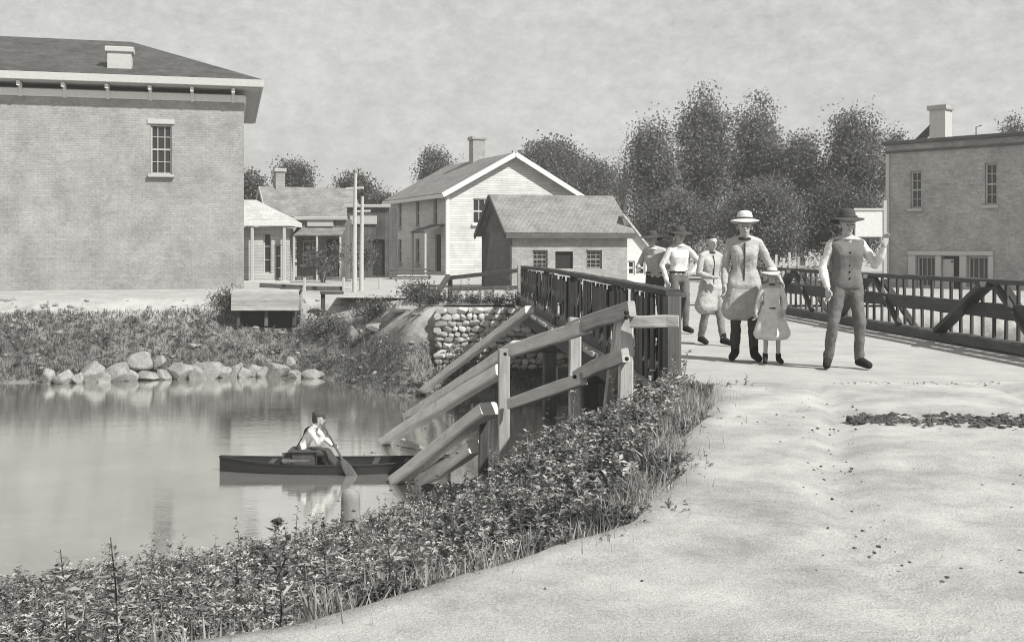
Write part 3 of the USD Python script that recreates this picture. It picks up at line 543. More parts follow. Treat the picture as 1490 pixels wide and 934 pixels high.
# ------------------------------------------------------------------ leaves, trees, bushes
def rnd_dirs(n, rng):
    v = rng.normal(size=(n, 3)); return v / np.linalg.norm(v, axis=1, keepdims=True)
def leaf_cards(pos, d, nrm, L, W, fold=0.25):
    """One folded diamond leaf per row."""
    s = np.cross(d, nrm); s /= np.maximum(np.linalg.norm(s, axis=1, keepdims=True), 1e-9); n = np.cross(s, d)
    L, W = L[:, None], W[:, None]; m = pos + d * L * 0.45
    v = np.stack([pos, m + s * W / 2 + n * W * fold, pos + d * L, m - s * W / 2 + n * W * fold], 1).reshape(-1, 3)
    k = np.arange(len(pos))[:, None] * 4
    return v, np.concatenate([k + [0, 1, 2], k + [0, 2, 3]], 1).reshape(-1, 3)
def crown(blobs, n, size, seed, clump=0.3):
    """Leaves gathered in clumps on and in a set of ellipsoids (centre, radii)."""
    rng = np.random.default_rng(seed); vol = np.array([np.prod(b[1]) ** .72 for b in blobs]); out = []
    for b, q in zip(blobs, vol / vol.sum()):
        c, r = np.asarray(b[0], float), np.asarray(b[1], float); k = max(10, int(n * q)); nc = max(6, k // 55)
        cc = rnd_dirs(nc, rng) * (rng.random((nc, 1)) ** 0.28) * rng.uniform(0.72, 1.1, (nc, 1)); cc = c + cc * r
        w = rng.integers(0, nc, k); cs = clump * rng.uniform(.6, 1.4, nc)
        p = cc[w] + np.clip(rng.normal(size=(k, 3)), -1.7, 1.7) * cs[w][:, None] * [1, 1, .9]
        out.append(p)
    p = np.vstack(out); d = rnd_dirs(len(p), rng); d[:, 2] -= .25; d /= np.linalg.norm(d, axis=1, keepdims=True)
    nr = rnd_dirs(len(p), rng); nr[:, 2] += .8
    return leaf_cards(p, d, nr, size * rng.uniform(.6, 1.4, len(p)), size * rng.uniform(.45, .8, len(p)))
TREE_K, TREE_S = 3.4, .78
def tree(name, label, u, vtop, vlow, Y, wpx, n, size, mat, seed, bark=BARK, category='tree', group=None, lobes=9, tall=False, clump=0.34, base=0.0, trunk_r=0.16):
    """A trunk with limbs and a crown of leaf clumps, between two heights given as seen at its distance."""
    rng = np.random.default_rng(seed); x = (u - U0) / F * Y; zt, zl = EYE - (vtop - V0) / F * Y - base, EYE - (vlow - V0) / F * Y - base; w = wpx / F * Y / 2
    t = thing(name, label, category, (x, Y, base), 0, group); blobs = [((0, 0, (zt * .6 + zl * .4)), (w * .62, w * .62, (zt - zl) * .36))]
    for k in range(lobes):
        h = (k + .5) / lobes; prof = math.sin(math.pi * min(1, .14 + h * .88)) ** .6 if not tall else (0.75 + .55 * h) * (1 - h ** 3.4) + .14
        a = k * 2.4 + rng.uniform(-.4, .4); rr = w * prof; s_ = rng.uniform(.34, .52)
        blobs.append(((math.cos(a) * rr * .55, math.sin(a) * rr * .55, zl + (zt - zl) * (.08 + .84 * h)), (w * s_ * (prof * .6 + .4), w * s_ * (prof * .6 + .4), (zt - zl) * rng.uniform(.11, .17) * (1.25 if tall else 1))))
    tr = [tube([(0, 0, -.4), (rng.uniform(-.05, .05), 0, zl * .5), (rng.uniform(-.1, .1), 0, zl + .1), (rng.uniform(-.15, .15), 0, (zt + zl) / 2), (rng.uniform(-.2, .2), 0, zt - .08 * (zt - zl))], [trunk_r * 1.25, trunk_r, trunk_r * .85, trunk_r * .5, trunk_r * .15])]
    for b in blobs[1:]:
        c = np.array(b[0]); z_ = max(zl * .6, c[2] - abs(c[2]) * .3 - .3); tr.append(tube([(0, 0, z_), c * [.5, .5, 1] * [1, 1, 0] + [0, 0, z_ + (c[2] - z_) * .6], c], [trunk_r * .45, trunk_r * .3, trunk_r * .1], 6))
    obj('trunk', cat(tr), bark, t, smooth=40); obj('crown', crown(blobs, int(n * TREE_K), size * TREE_S, seed, clump * 1.15), mat, t)
    return t
G_P = None
tree('poplar_tree', 'slender leafy tree at the left end of the tall row, shorter than the next', 948, 176, 362, 52, 74, 5200, .17, LEAFT, 11, tall=True)
tree('poplar_tree', 'tallest tree of the row with a pointed top', 1020, 138, 362, 55, 92, 8600, .18, LEAFT, 12, tall=True, lobes=11)
tree('poplar_tree', 'broad tall tree second in height with rounded top, right of the tallest', 1102, 152, 362, 56, 82, 8200, .18, LEAFT, 13, tall=True, lobes=11)
tree('poplar_tree', 'lower tree with pale trunk in the dip of the tall row', 1166, 194, 362, 54, 70, 5600, .17, LEAFT, 14, BARKP, tall=True)
tree('poplar_tree', 'dark broad tree nearest the brick building on the right', 1243, 164, 362, 53, 92, 8600, .18, LEAFT, 15, tall=True, lobes=11)
tree('small_tree', 'low spreading tree with drooping boughs under the tall row', 1110, 262, 372, 48, 150, 5200, .15, LEAFT, 16, category='tree', clump=.3)
tree('small_tree', 'low bushy tree beneath the tallest tree, left of the drooping one', 985, 278, 372, 50, 110, 4200, .15, LEAFT, 17, clump=.3)
tree('small_tree', 'low dark tree right of the drooping tree, behind the standing man', 1212, 262, 372, 49, 100, 4200, .15, LEAFD, 18, clump=.3)
tree('shade_tree', 'large dark rounded tree rising behind the white house gable', 800, 206, 300, 84, 150, 7000, .28, LEAFD, 21, clump=.45)
tree('shade_tree', 'dark tree close behind the right slope of the house roof', 868, 238, 320, 80, 95, 3600, .26, LEAFD, 22, clump=.4)
tree('shade_tree', 'thin ragged dark tree peeping over the roof left of the chimney', 632, 218, 285, 80, 60, 1300, .24, LEAFD, 23, clump=.35)
tree('shade_tree', 'dark round tree above the roof of the gabled house', 428, 236, 300, 74, 58, 2200, .24, LEAFD, 24, clump=.35)
tree('shade_tree', 'dark tree between the brick building and the gabled house', 362, 256, 310, 68, 46, 1800, .22, LEAFD, 25, clump=.3)
tree('shade_tree', 'ragged dark tree behind the taller wooden shop', 515, 258, 320, 72, 84, 2400, .24, LEAFD, 26, clump=.38)
tree('shade_tree', 'small dark tree just left of the white house roof', 556, 282, 330, 70, 42, 1300, .22, LEAFD, 27, clump=.3)
tree('bare_tree', 'thin twiggy tree in the gap left of the tall row', 905, 226, 330, 62, 46, 420, .15, LEAFT, 28, clump=.5)
tree('shade_tree', 'small dark tree top showing left of the white chimney over the right building', 1302, 184, 330, 62, 34, 1500, .2, LEAFD, 29, clump=.28)
tree('shade_tree', 'dark tree top showing over the cornice at the far right', 1474, 166, 330, 64, 42, 1500, .2, LEAFD, 30, clump=.28)
def bush(label, u, vtop, Y, wpx, n, size, mat, seed, name='bush', zb=None, clump=.16):
    x = (u - U0) / F * Y; zb = float(ground(x, Y)) if zb is None else zb; h = max(.45, EYE - (vtop - V0) / F * Y - zb); w = wpx / F * Y / 2; rng = np.random.default_rng(seed)
    t = thing(name, label, 'bush', (x, Y, zb)); bl = [((rng.uniform(-.6, .6) * w, rng.uniform(-.5, .5) * w, h * rng.uniform(.35, .72)), (w * rng.uniform(.35, .55), w * .45, h * rng.uniform(.24, .36))) for _ in range(7)]
    obj('foliage', crown(bl, n, size, seed, clump), mat, t)
    obj('stem', cat([tube([(0, 0, -.2), np.array(b[0]) * [.5, .5, .6], b[0]], [.04, .025, .01], 5) for b in bl]), BARK, t)
bush('broad pale sunlit bush at the far end of the bridge', 1050, 345, 46, 130, 3600, .1, LEAFP, 41)
bush('round pale bush behind the standing man, beside the hanging sign', 1224, 350, 42, 70, 2600, .09, LEAFP, 42)
bush('low pale bush left of the broad pale bush', 968, 362, 44, 80, 2000, .09, LEAFP, 43)
bush('dark bush against the left wooden shop', 470, 352, 47, 60, 1500, .1, LEAFD, 44)
bush('dark shrub before the taller wooden shop', 528, 345, 49, 46, 1200, .1, LEAFD, 45)
bush('dark shrub by the corner of the brick building above the rocks', 332, 452, 32.2, 46, 1300, .07, LEAFD, 46)
bush('dark weedy bush on the far bank beneath the slanting fence', 606, 470, 29.5, 62, 1900, .07, LEAFD, 47)
bush('dark low bush on the far bank left of the slanting fence', 545, 468, 30.6, 60, 1500, .07, LEAFD, 48)
bush('dark bush on the far bank above the middle boulders', 475, 480, 31, 62, 1500, .07, GRASS, 49)
bush('grey bush at the foot of the stone wall', 668, 500, 27.0 - .6, 56, 1300, .06, GRASS, 50)
# far-off wood that closes the gaps
rng = np.random.default_rng(5); bl = [((x, 120 + rng.uniform(-8, 8), rng.uniform(1.5, 3.2)), (rng.uniform(3, 6), 3, rng.uniform(2, 4.4))) for x in np.arange(-62, 66, 4.0)]
obj('distant_wood', crown(bl, 9000, .55, 6, .8), LEAFD, label='low far-off wood closing the view behind the town', category='wood', kind='stuff')

# ------------------------------------------------------------------ weeds and grass on the banks
def in_bank(n, rng, x0, x1, y0, y1, cond):
    out = []
    while sum(map(len, out)) < n:
        x, y_ = rng.uniform(x0, x1, n), rng.uniform(y0, y1, n); k = cond(x, y_); out.append(np.stack([x[k], y_[k]], 1))
    return np.vstack(out)[:n]
def near_cond(x, y_):
    p = shapely.points(x, y_); a, b = shapely.distance(near_top, p), shapely.distance(water_poly, p)
    vis = (x > -.52 * y_ - .5) & (y_ < 15.6)
    return (a > 0.0) & (b > 0) & vis & ~((x > 1.75) & (y_ > 11.2))
def plants(pts, rng, h0, h1, nl, L0_, L1_, wr, el=(-.35, .8), patch=0.9):
    z = ground(pts[:, 0], pts[:, 1]); k = len(pts)
    q = np.stack([pts[:, 0], pts[:, 1], 0 * z], -1); f_ = np.clip(1 + 1.7 * patch * np.asarray(meshkit.fbm(q * 1.4)).ravel(), .3, 1.5)
    h = rng.uniform(h0, h1, k) * f_ * np.where(rng.random(k) < .07, 1.9, 1); lean = rng.normal(size=(k, 2)) * .14
    i = np.repeat(np.arange(k), nl); t = rng.uniform(.12, 1.0, len(i)) ** .8; az = rng.uniform(0, 2 * np.pi, len(i)); e = rng.uniform(el[0], el[1], len(i)); 
    pos = np.stack([pts[i, 0] + lean[i, 0] * h[i] * t ** 1.5, pts[i, 1] + lean[i, 1] * h[i] * t ** 1.5, z[i] + h[i] * t], 1)
    d = np.stack([np.cos(az) * np.cos(e), np.sin(az) * np.cos(e), np.sin(e)], 1); nr = rnd_dirs(len(i), rng) * .5 + [0, 0, 1]
    L = rng.uniform(L0_, L1_, len(i)) * (1.15 - .55 * t)
    v, f = leaf_cards(pos, d, nr, L, L * wr * rng.uniform(.8, 1.2, len(i)))
    topp = np.stack([pts[:, 0] + lean[:, 0] * h, pts[:, 1] + lean[:, 1] * h, z + h], 1)
    # stems: thin upright blades
    b = np.stack([pts[:, 0], pts[:, 1], z], 1); dd = topp - b; LL = np.linalg.norm(dd, axis=1); v2, f2 = leaf_cards(b, dd / LL[:, None], rnd_dirs(k, rng), LL, np.full(k, .014), 0)
    return (np.vstack([v, v2]), np.vstack([f, f2 + len(v)])), topp
def blades(pts, rng, h0, h1, w, lean=.4, per=5):
    i = np.repeat(np.arange(len(pts)), per); p = pts[i] + rng.normal(size=(len(i), 2)) * .04; z = ground(p[:, 0], p[:, 1]); az = rng.uniform(0, 2 * np.pi, len(i)); l = np.abs(rng.normal(size=len(i))) * lean
    d = np.stack([np.cos(az) * l, np.sin(az) * l, np.ones(len(i))], 1); d /= np.linalg.norm(d, axis=1, keepdims=True)
    return leaf_cards(np.stack([p[:, 0], p[:, 1], z - .02], 1), d, rnd_dirs(len(i), rng), rng.uniform(h0, h1, len(i)), w * rng.uniform(.7, 1.3, len(i)), .1)
rng = np.random.default_rng(77)
pts = in_bank(6500, rng, -8, 2.6, 1.2, 15.6, near_cond)
(m1, tops) = plants(pts, rng, .06, .18, 24, .03, .095, .5)
obj('bank_weeds', m1, LEAFW, label='tangle of leafy weeds covering the near river bank', category='weeds', kind='stuff')
pts2 = in_bank(1100, rng, -8, 2.6, 1.2, 12, lambda x, y_: near_cond(x, y_) & (shapely.distance(near_top, shapely.points(x, y_)) < 2.6))
(m2, tops2) = plants(pts2, rng, .05, .15, 16, .05, .12, .55, (-.2, .5))
obj('broad_leaved_weeds', m2, LEAFW, label='broad-leaved low weeds along the edge of the dirt road', category='weeds', kind='stuff')
pts3 = in_bank(5200, rng, -9, 2.6, 0.8, 15.8, near_cond)
obj('bank_grass', blades(pts3, rng, .08, .24, .009), GRASS, label='grass blades between the weeds of the near bank', category='grass', kind='stuff')
e_ = LineString(edge_pts); dd = rng.uniform(8, e_.length, 2600); pe = np.array([[*e_.interpolate(d).coords[0]] for d in dd]) + rng.normal(size=(2600, 2)) * (.08 + .30 * rng.random((2600, 1)) ** 2)
obj('edge_grass', blades(pe, rng, .05, .2, .009, .7, 7), DRYGRASS, label='short dry grass fringing the edge of the dirt road', category='grass', kind='stuff')
cx4 = np.concatenate([np.array(c) + rng.normal(size=(n_, 2)) * np.array(r) for c, r, n_ in (((1.75, 11.0), (.3, .2), 260), ((1.25, 9.0), (.22, .3), 260), ((.55, 5.75), (.26, .1), 170), ((.0, 5.15), (.22, .08), 120), ((-.7, 4.5), (.25, .07), 120), ((.95, 7.3), (.13, .25), 170))])
(m9, t9) = plants(cx4, rng, .02, .075, 16, .025, .06, .45)
obj('verge_weeds', m9, GRASS, label='dark ragged tufts of weeds creeping onto the edge of the dirt road', category='weeds', kind='stuff')
# white flower heads
fn = np.asarray(meshkit.fbm(tops * [1.1, 1.1, 0] + 3)).ravel(); sel = tops[rng.random(len(tops)) < .10 * np.clip(fn * 4, 0, 1) * .6]; fv, i = [], np.repeat(np.arange(len(sel)), 16)
r_ = np.sqrt(rng.random(len(i))) * rng.uniform(.03, .085, len(sel))[i]; a_ = rng.uniform(0, 2 * np.pi, len(i)); c3 = sel[i] + np.stack([np.cos(a_) * r_, np.sin(a_) * r_, .03 - r_ * .25], 1)
az = rng.uniform(0, 2 * np.pi, len(i)); d3_ = np.stack([np.cos(az), np.sin(az), rng.uniform(-.3, .3, len(i))], 1); d3_ /= np.linalg.norm(d3_, axis=1, keepdims=True)
obj('wild_flowers', leaf_cards(c3, d3_, np.tile([0, 0, 1.0], (len(i), 1)) + rnd_dirs(len(i), rng) * .3, rng.uniform(.012, .03, len(i)), rng.uniform(.012, .026, len(i))), PETAL, label='small white flower heads scattered through the bank weeds', category='flowers', kind='stuff')
# tall single plants that stand up against the water
def tall_plant(label, u, vtop, Y, seed, head=True):
    x = (u - U0) / F * Y; zb = float(ground(x, Y)); zt = EYE - (vtop - V0) / F * Y; h = zt - zb; rg = np.random.default_rng(seed)
    t = thing('thistle' if head else 'tall_weed', label, 'plant', (x, Y, zb)); obj('stem', tube([(0, 0, -.05), (.03, 0, h * .4), (.01, .01, h * .75), (-.02 + .0 * seed, .01, h)], [.007, .006, .005, .003], 6), LEAFD, t)
    n = 90; tz = rg.uniform(.15, .97, n); az = rg.uniform(0, 2 * np.pi, n); e = rg.uniform(-.2, .7, n); d = np.stack([np.cos(az) * np.cos(e), np.sin(az) * np.cos(e), np.sin(e)], 1)
    obj('leaves', leaf_cards(np.stack([.03 * np.sin(tz * 3.1), 0 * tz, tz * h], 1), d, rnd_dirs(n, rg) * .4 + [0, 0, 1], rg.uniform(.08, .2, n) * (1.2 - tz * .7), rg.uniform(.02, .045, n)), LEAFW, t)
    if head:
        obj('flower_head', cat([lump(.022, 2, .3, 4, seed, (1.2, 1, .8)), trimesh.Trimesh(*leaf_cards(np.zeros((60, 3)), rnd_dirs(60, rg) * [1, 1, .6], rnd_dirs(60, rg), rg.uniform(.03, .06, 60), np.full(60, .014)), process=False)]), HEADS, t, M=T(0, 0, h))
        for k in range(3): a = k * 2.2 + 1; obj('side_head', cat([lump(.016, 1, .25, 3, seed + k).apply_translation([math.cos(a) * .12, math.sin(a) * .08, h - .12 - .05 * k]), tube([(0, 0, h - .28 - .05 * k), (math.cos(a) * .12, math.sin(a) * .08, h - .12 - .05 * k)], .006, 5)]), HEADS, t)
tall_plant('thistle with a dark round head standing up against the pale water', 403, 758, 7.3, 61)
tall_plant('tall thin weed rising against the water at the far left', 165, 782, 6.2, 62, False)
tall_plant('leaning dark weed in the bottom left corner', 92, 800, 6.0, 65, False)
tall_plant('dark budding weed just right of the thistle', 470, 772, 8.0, 66, False)
tall_plant('bushy weed right of the pale stump in the water', 562, 742, 8.8, 67, False)
# far bank growth
def far_cond(x, y_):
    p = shapely.points(x, y_); a, b = shapely.distance(far_top, p), shapely.distance(water_poly, p)
    return (a > 0.25) & (b > 0.05) & (x > -.48 * y_ - 1)
far_low = lambda x, y_: far_cond(x, y_) & (terrain(x, y_) < np.where(x < -7.5, -.4, -.95))
pf = in_bank(4800, rng, -17, 1.2, 25, 33.5, far_low)
obj('far_bank_grass', blades(pf, rng, .06, .2, .018, .6, 5), GRASS, label='dark rough grass on the far river bank', category='grass', kind='stuff')
pf = in_bank(320, rng, -17, 1.0, 25, 33.5, far_low)
(m3, _t) = plants(pf, rng, .1, .26, 14, .06, .14, .4)
obj('far_bank_weeds', m3, GRASS, label='low leafy weeds along the far bank', category='weeds', kind='stuff')
ps = np.stack([rng.uniform(-2.4, 1.0, 260), rng.uniform(27.5, 28.3, 260)], 1)
(m4, _t) = plants(ps, rng, .1, .3, 14, .06, .14, .4)
obj('wall_top_weeds', m4, GRASS, label='weeds growing on top of the stone wall', category='weeds', kind='stuff')

# boulders along the far waterline
def facet_rock(seed, size):
    rg = np.random.default_rng(seed); m = trimesh.creation.icosphere(3, 1.0); v = np.array(m.vertices)
    n = rnd_dirs(16, rg); d = rg.uniform(.55, .92, 16)
    for k in range(16):      # a worn polyhedron: every plane shaves the ball
        h = v @ n[k]; v -= np.clip(h - d[k], 0, None)[:, None] * n[k]
    v *= 1 + .10 * np.asarray(meshkit.fbm(v * 4 + seed)).reshape(-1, 1)
    return trimesh.Trimesh(v * np.asarray(size), m.faces, process=False)
ordn = ['leftmost', 'second', 'third', 'fourth', 'fifth', 'sixth', 'seventh', 'eighth', 'ninth', 'tenth', 'eleventh', 'twelfth', 'thirteenth', 'fourteenth']
rk = [(70, 551, 18, 22), (97, 549, 32, 20), (136, 545, 37, 32), (173, 541, 40, 30), (205, 529, 34, 26), (214, 541, 36, 14), (232, 524, 16, 18), (262, 530, 40, 26), (306, 528, 46, 28), (344, 527, 22, 22), (371, 526, 30, 20), (400, 521, 36, 22), (422, 516, 14, 14), (455, 520, 28, 12), (116, 550, 18, 16), (155, 548, 20, 16), (192, 546, 20, 18), (240, 538, 22, 16), (284, 536, 22, 18), (327, 532, 20, 18), (358, 530, 20, 16), (386, 527, 18, 16), (432, 524, 20, 12)]
for k, (u, v, w, h) in enumerate(rk):
    Y = float(np.interp((u - U0) / F * 29, [-14, -11.5, -9.4, -6.6, -5.2], [27.75, 28.1, 28.9, 29.6, 29.2])) - 0.05 + (.35 if k in (4, 6, 12) else 0)
    x = (u - U0) / F * Y; r = w / F * Y / 2; hz = h / F * Y
    m = facet_rock(40 + k, (r * 1.22, r * .95, hz * .66)); m.vertices[:, 2] = np.where(m.vertices[:, 2] < -hz * .45, -hz * .45 + .2 * (m.vertices[:, 2] + hz * .45), m.vertices[:, 2])
    zc = WL + hz * .36 + (.28 if k in (4, 6, 12) else 0)
    if k > 13: Y -= .12
    size = 'large ' if w > 35 else ('small ' if w < 24 else '')
    obj('boulder', m, STONE, M=T(x, Y, zc, R.uniform(-20, 20)), smooth=28, label=(f'{size}pale boulder at the far waterline, {ordn[k]} ' + ('of the row' if k == 0 else 'from the left of the row')) if k < 14 else f'low filler stone wedged between bigger boulders of the far waterline, {ordn[k - 14]} ' + ('such stone' if k == 14 else 'such from the left'), category='boulder', group='boulders along the far waterline')
for k, (u, v, w, h, Y, lb) in enumerate([(281, 512, 22, 10, 30.6, 'small flat pale stone lying in the grass above the boulders'), (514, 490, 16, 34, 30.2, 'narrow upright pale stone on the far bank below the fence'), (548, 492, 40, 14, 29.6, 'long flat pale slab in the grass of the far bank'), (590, 487, 46, 18, 29.2, 'broad pale slab nearest the stone wall on the far bank')]):
    x = (u - U0) / F * Y; r = w / F * Y / 2; hz = h / F * Y; z_ = EYE - (v - V0) / F * Y
    obj('stone', facet_rock(80 + k, (r * 1.1, r * .8, hz * .6)), STONE, M=T(x, Y, max(z_ - hz * .1, float(ground(x, Y)) + hz * .1)), smooth=28, label=lb, category='stone')

rq = in_bank(200, np.random.default_rng(31), -16, -1, 25, 33, lambda x, y_: far_cond(x, y_))
cl = []
for x, y_ in rq:
    m = facet_rock(len(cl) + 300, np.array([1.3, 1, .7]) * R.uniform(.03, .1)) if len(cl) < 30 else cl[len(cl) % 30].copy()
    if len(cl) >= 30: m.apply_translation(-m.centroid); m.apply_transform(T(0, 0, 0, R.uniform(0, 360)))
    m.apply_translation([x, y_, float(ground(x, y_)) + .01] - m.centroid); cl.append(m)
obj('bank_rubble', cat(cl), STONE, smooth=28, label='small pale rubble strewn over the far bank', category='rubble', kind='stuff')

# ------------------------------------------------------------------ fences and timber on the near bank
def drop(p, extra=.25): return np.array([p[0], p[1], float(ground(p[0], p[1])) - extra])
nf = thing('timber_fence', 'grey weathered timber fence falling from the bridge end down the near bank', 'fence', (0, 0, 0))
A, B_, C_ = P(911, 446, 11.3), P(836, 462, 12.4), P(734, 508, 14.0)
for a, w in ((A, .15), (B_, .14), (C_, .15)): obj('post', rbar(drop(a), a, w, w * .9, (0, 1, 0)), GREYWOOD, nf)
off = np.array([0, -.13, 0.0])
obj('rail', rbar(P(920, 449, 11.05) , P(828, 480, 12.25) + off, .09, .165), GREYWOOD, nf); obj('rail', rbar(P(846, 474, 12.05) + off * 1.75, P(744, 507, 13.9) + off * 1.75, .085, .16), PALEWOOD, nf)
obj('rail', rbar(P(910, 516, 11.2) + off * .3, P(838, 547, 12.3) + off, .085, .15), GREYWOOD, nf)
obj('rail', rbar(P(846, 546, 12.2) + off * 2, P(742, 585, 13.95) + off, .085, .14), GREYWOOD, nf)
obj('board', rbar(P(914, 467, 11.28) + off * 1.2, P(984, 466, 11.16) + off * 1.2, .05, .12), GREYWOOD, nf)
obj('strut', rbar(drop(P(872, 530, 12.6), .1), P(902, 462, 11.5) + [0, .1, 0], .09, .09), GREYWOOD, nf)
for q_ in (P(911, 455, 11.02), P(911, 462, 11.02), P(836, 478, 12.02), P(912, 522, 11.0), P(836, 548, 12.0), P(735, 515, 13.55)):
    obj('bolt', lump(.022, 1, .1, 2, 3, (1, .8, 1)), DARK, nf, M=T(*q_))
def log(label, p0, p1, w, h, mat=GREYWOOD):
    obj('slanting_timber', rbar(p0, p1, w * .88, h * .88, rough=.012), mat, label=label, category='timber', group='slanting timbers running down into the river')
log('farthest slanting timber, its foot nearest the stone wall', P(770, 450, 20.5), P(608, 574, 26.0), .2, .17, PALEWOOD)
log('second farthest slanting timber, running down beside the farthest', P(754, 503, 14.9), P(592, 606, 22.6), .22, .18, PALEWOOD)
log('middle slanting timber whose foot lies farthest left in the water', P(731, 538, 14.5), P(558, 644, 19.4), .22, .18, PALEWOOD)
log('nearest and broadest slanting timber, crossing in front of the boat bow', P(712, 594, 14.2), P(578, 699, 16.15), .3, .19, PALEWOOD)
log('short pale timber lying under the nearest slanting timber', P(690, 650, 14.6), P(613, 703, 16.0), .22, .2, PALEWOOD)
log('thin pole lying in the water beneath the middle slanting timber', P(585, 641, 19.2), P(690, 665, 17.2) * [1, 1, 0] + [0, 0, WL - .05], .09, .08)
dp = P(706, 598, 14.5); obj('stake', rbar(drop(dp + [-.04, 0, 0]), dp, .13, .1, (0, 1, 0)), DARKWOOD, label='short dark stake at the head of the nearest slanting timber', category='stake')
lb = P(632, 712, 15.6); obj('sunken_log', rbar(lb + [-.15, 0, 0], lb + [.45, -.25, .05], .16, .14), DARKWOOD, label='dark log half sunk at the water edge below the timbers', category='log')
# pale stump standing in the water
sx_, sy_ = P(510, 362, 12.6)[0], 12.6
stp = thing('mooring_post', 'broad stump with rounded top standing in the near shallows', 'post', (sx_, sy_, WL + .12))
pr = [(0.0, -.5), (.105, -.5), (.105, .42), (.095, .5), (.06, .545), (0, .555)]
mm = trimesh.creation.revolve(np.array(pr), sections=18); vv = np.array(mm.vertices); vv[:, :2] *= (1 + .1 * np.asarray(meshkit.fbm(vv * 4)).reshape(-1, 1)); obj('trunk', (vv, mm.faces), SOFTBARK, stp, smooth=50)
obj('band', tube([(.112 * math.cos(a), .112 * math.sin(a), .2 + .01 * math.sin(3 * a)) for a in np.linspace(0, 2 * math.pi, 24)], .01, 5), BARK, stp)

# ------------------------------------------------------------------ fences and small things on the far bank
ff = thing('slanting_fence', 'dark timber fence with a raking brace at the head of the stone wall', 'fence', (0, 0, 0))
def up(u, v0, v1, Y): return P(u, v1, Y), P(u, v0, Y)
for u, v0, v1, Y, w in ((655, 402, 440, 30.5, .13), (632, 430, 476, 28.6, .2), (617, 446, 478, 28.9, .14)):
    a, b = up(u, v0, v1, Y); obj('post', bar(a + [0, 0, -.4], b, w, w, (0, 1, 0)), DARKWOOD, ff)
obj('rail', bar(P(648, 405, 30.4), P(760, 393, 30.0), .08, .11), DARKWOOD, ff); obj('rail', bar(P(654, 421, 30.4), P(756, 418, 30.0), .08, .1), DARKWOOD, ff)
obj('brace', bar(P(652, 402, 30.3), P(624, 446, 28.7), .12, .13), DARKWOOD, ff); obj('brace', bar(P(634, 432, 28.5), P(610, 470, 28.8), .1, .12), DARKWOOD, ff)
obj('rail', bar(P(624, 437, 28.65), P(648, 432, 28.9), .1, .14), DARKWOOD, ff); obj('post', bar(P(757, 445, 29.0), P(757, 386, 29.0), .16, .16, (0, 1, 0)), GREYWOOD, ff)
for k, (u, v0, v1, Y) in enumerate(((412, 420, 447, 32.6), (470, 424, 461, 31.6))): pass
lf = thing('low_railing', 'low dark railing of posts and boards along the far bank street', 'fence', (0, 0, 0))
for u, v0, v1 in ((413, 420, 448), (470, 424, 462), (437, 419, 455)):
    Y = 31.8; a, b = up(u, v0, v1, Y); obj('post', bar(a + [0, 0, -.2], b, .11, .1, (0, 1, 0)), DARKWOOD if u != 437 else GREYWOOD, lf)
for u0, u1, v in ((408, 440, 421), (466, 500, 426)): obj('rail', bar(P(u0, v, 31.7), P(u1, v, 31.7), .06, .09), DARKWOOD, lf)
lf2 = thing('low_railing', 'long low dark kerb rail on white posts before the shops', 'fence', (0, 0, 0))
for u0, u1, v0, v1 in ((378, 442, 415, 418), (442, 500, 419, 420), (500, 552, 423, 427)): obj('rail', bar(P(u0, v0, 38), P(u1 - 2, v1, 38), .1, .15), DARKWOOD, lf2)
for u in (443, 500, 552): obj('post', bar(P(u, 443, 37.9), P(u, 404, 37.9), .09, .09, (0, 1, 0)), CREAM, lf2)
tp = [('tall white pole, the taller of the pair before the shops', 516, 252, 35.6), ('white pole, the shorter of the pair before the shops', 526, 286, 36.4)]
for lb_, u, vt, Y in tp:
    t = thing('street_pole', lb_, 'pole', (P(u, 0, Y)[0], Y, -.5)); ht = EYE - (vt - V0) / F * Y + .5
    obj('shaft', tube([(0, 0, -.3), (0, 0, ht * .5), (.03, 0, ht)], [.085, .075, .05], 10), CREAM, t, smooth=40); obj('cross_arm', bar((-.28, 0, ht - .5), (.3, 0, ht - .48), .06, .07), CREAM, t)
# grey plank landing stage on the bank
lo = P(340, 362, 31.4)
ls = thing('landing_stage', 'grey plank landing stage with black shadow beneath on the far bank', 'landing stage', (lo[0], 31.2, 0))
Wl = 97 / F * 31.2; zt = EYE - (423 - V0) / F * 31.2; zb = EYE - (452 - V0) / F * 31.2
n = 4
obj('cribbing', box(.1, Wl - .05, .3, 1.2, zb - .5, zb - .02), DARK, ls)  # dark box added to paint in the shadow beneath the planks
for k in range(n):
    z0 = zb + (zt - zb) * k / n; z1 = zb + (zt - zb) * (k + 1) / n - .004
    obj('plank', bar((R.uniform(-.02, .02), .012 * k, (z0 + z1) / 2), (Wl + R.uniform(-.02, .02), .012 * k, (z0 + z1) / 2), .07, z1 - z0), GREYWOOD, ls)
for x in (.15, Wl * .5, Wl - .15): obj('bearer', bar((x, .1, zb - .45), (x, .35, zt - .05), .1, .1), DARKWOOD, ls)
for k in range(4): obj('top_plank', bar((.05, .2 + k * .23, zt), (Wl - .05, .2 + k * .23, zt), .215, .05), GREYWOOD, ls)
# stakes of the small paling at the far end of the bridge
pl = thing('paling_fence', 'row of pale uneven stakes below the trees at the far bridge end', 'fence', (0, 0, 0))
for k, u in enumerate((1128, 1140, 1150, 1163, 1178, 1186, 1196)): obj('stake', bar(P(u, 412, 43), P(u + R.uniform(-2, 2), 364 + R.uniform(0, 14), 43), .1, .04, (0, 1, 0)), CREAM if k % 3 else GREYWOOD, pl)
obj('rail', bar(P(1122, 388, 43.05), P(1202, 389, 43.05), .04, .1), GREYWOOD, pl)

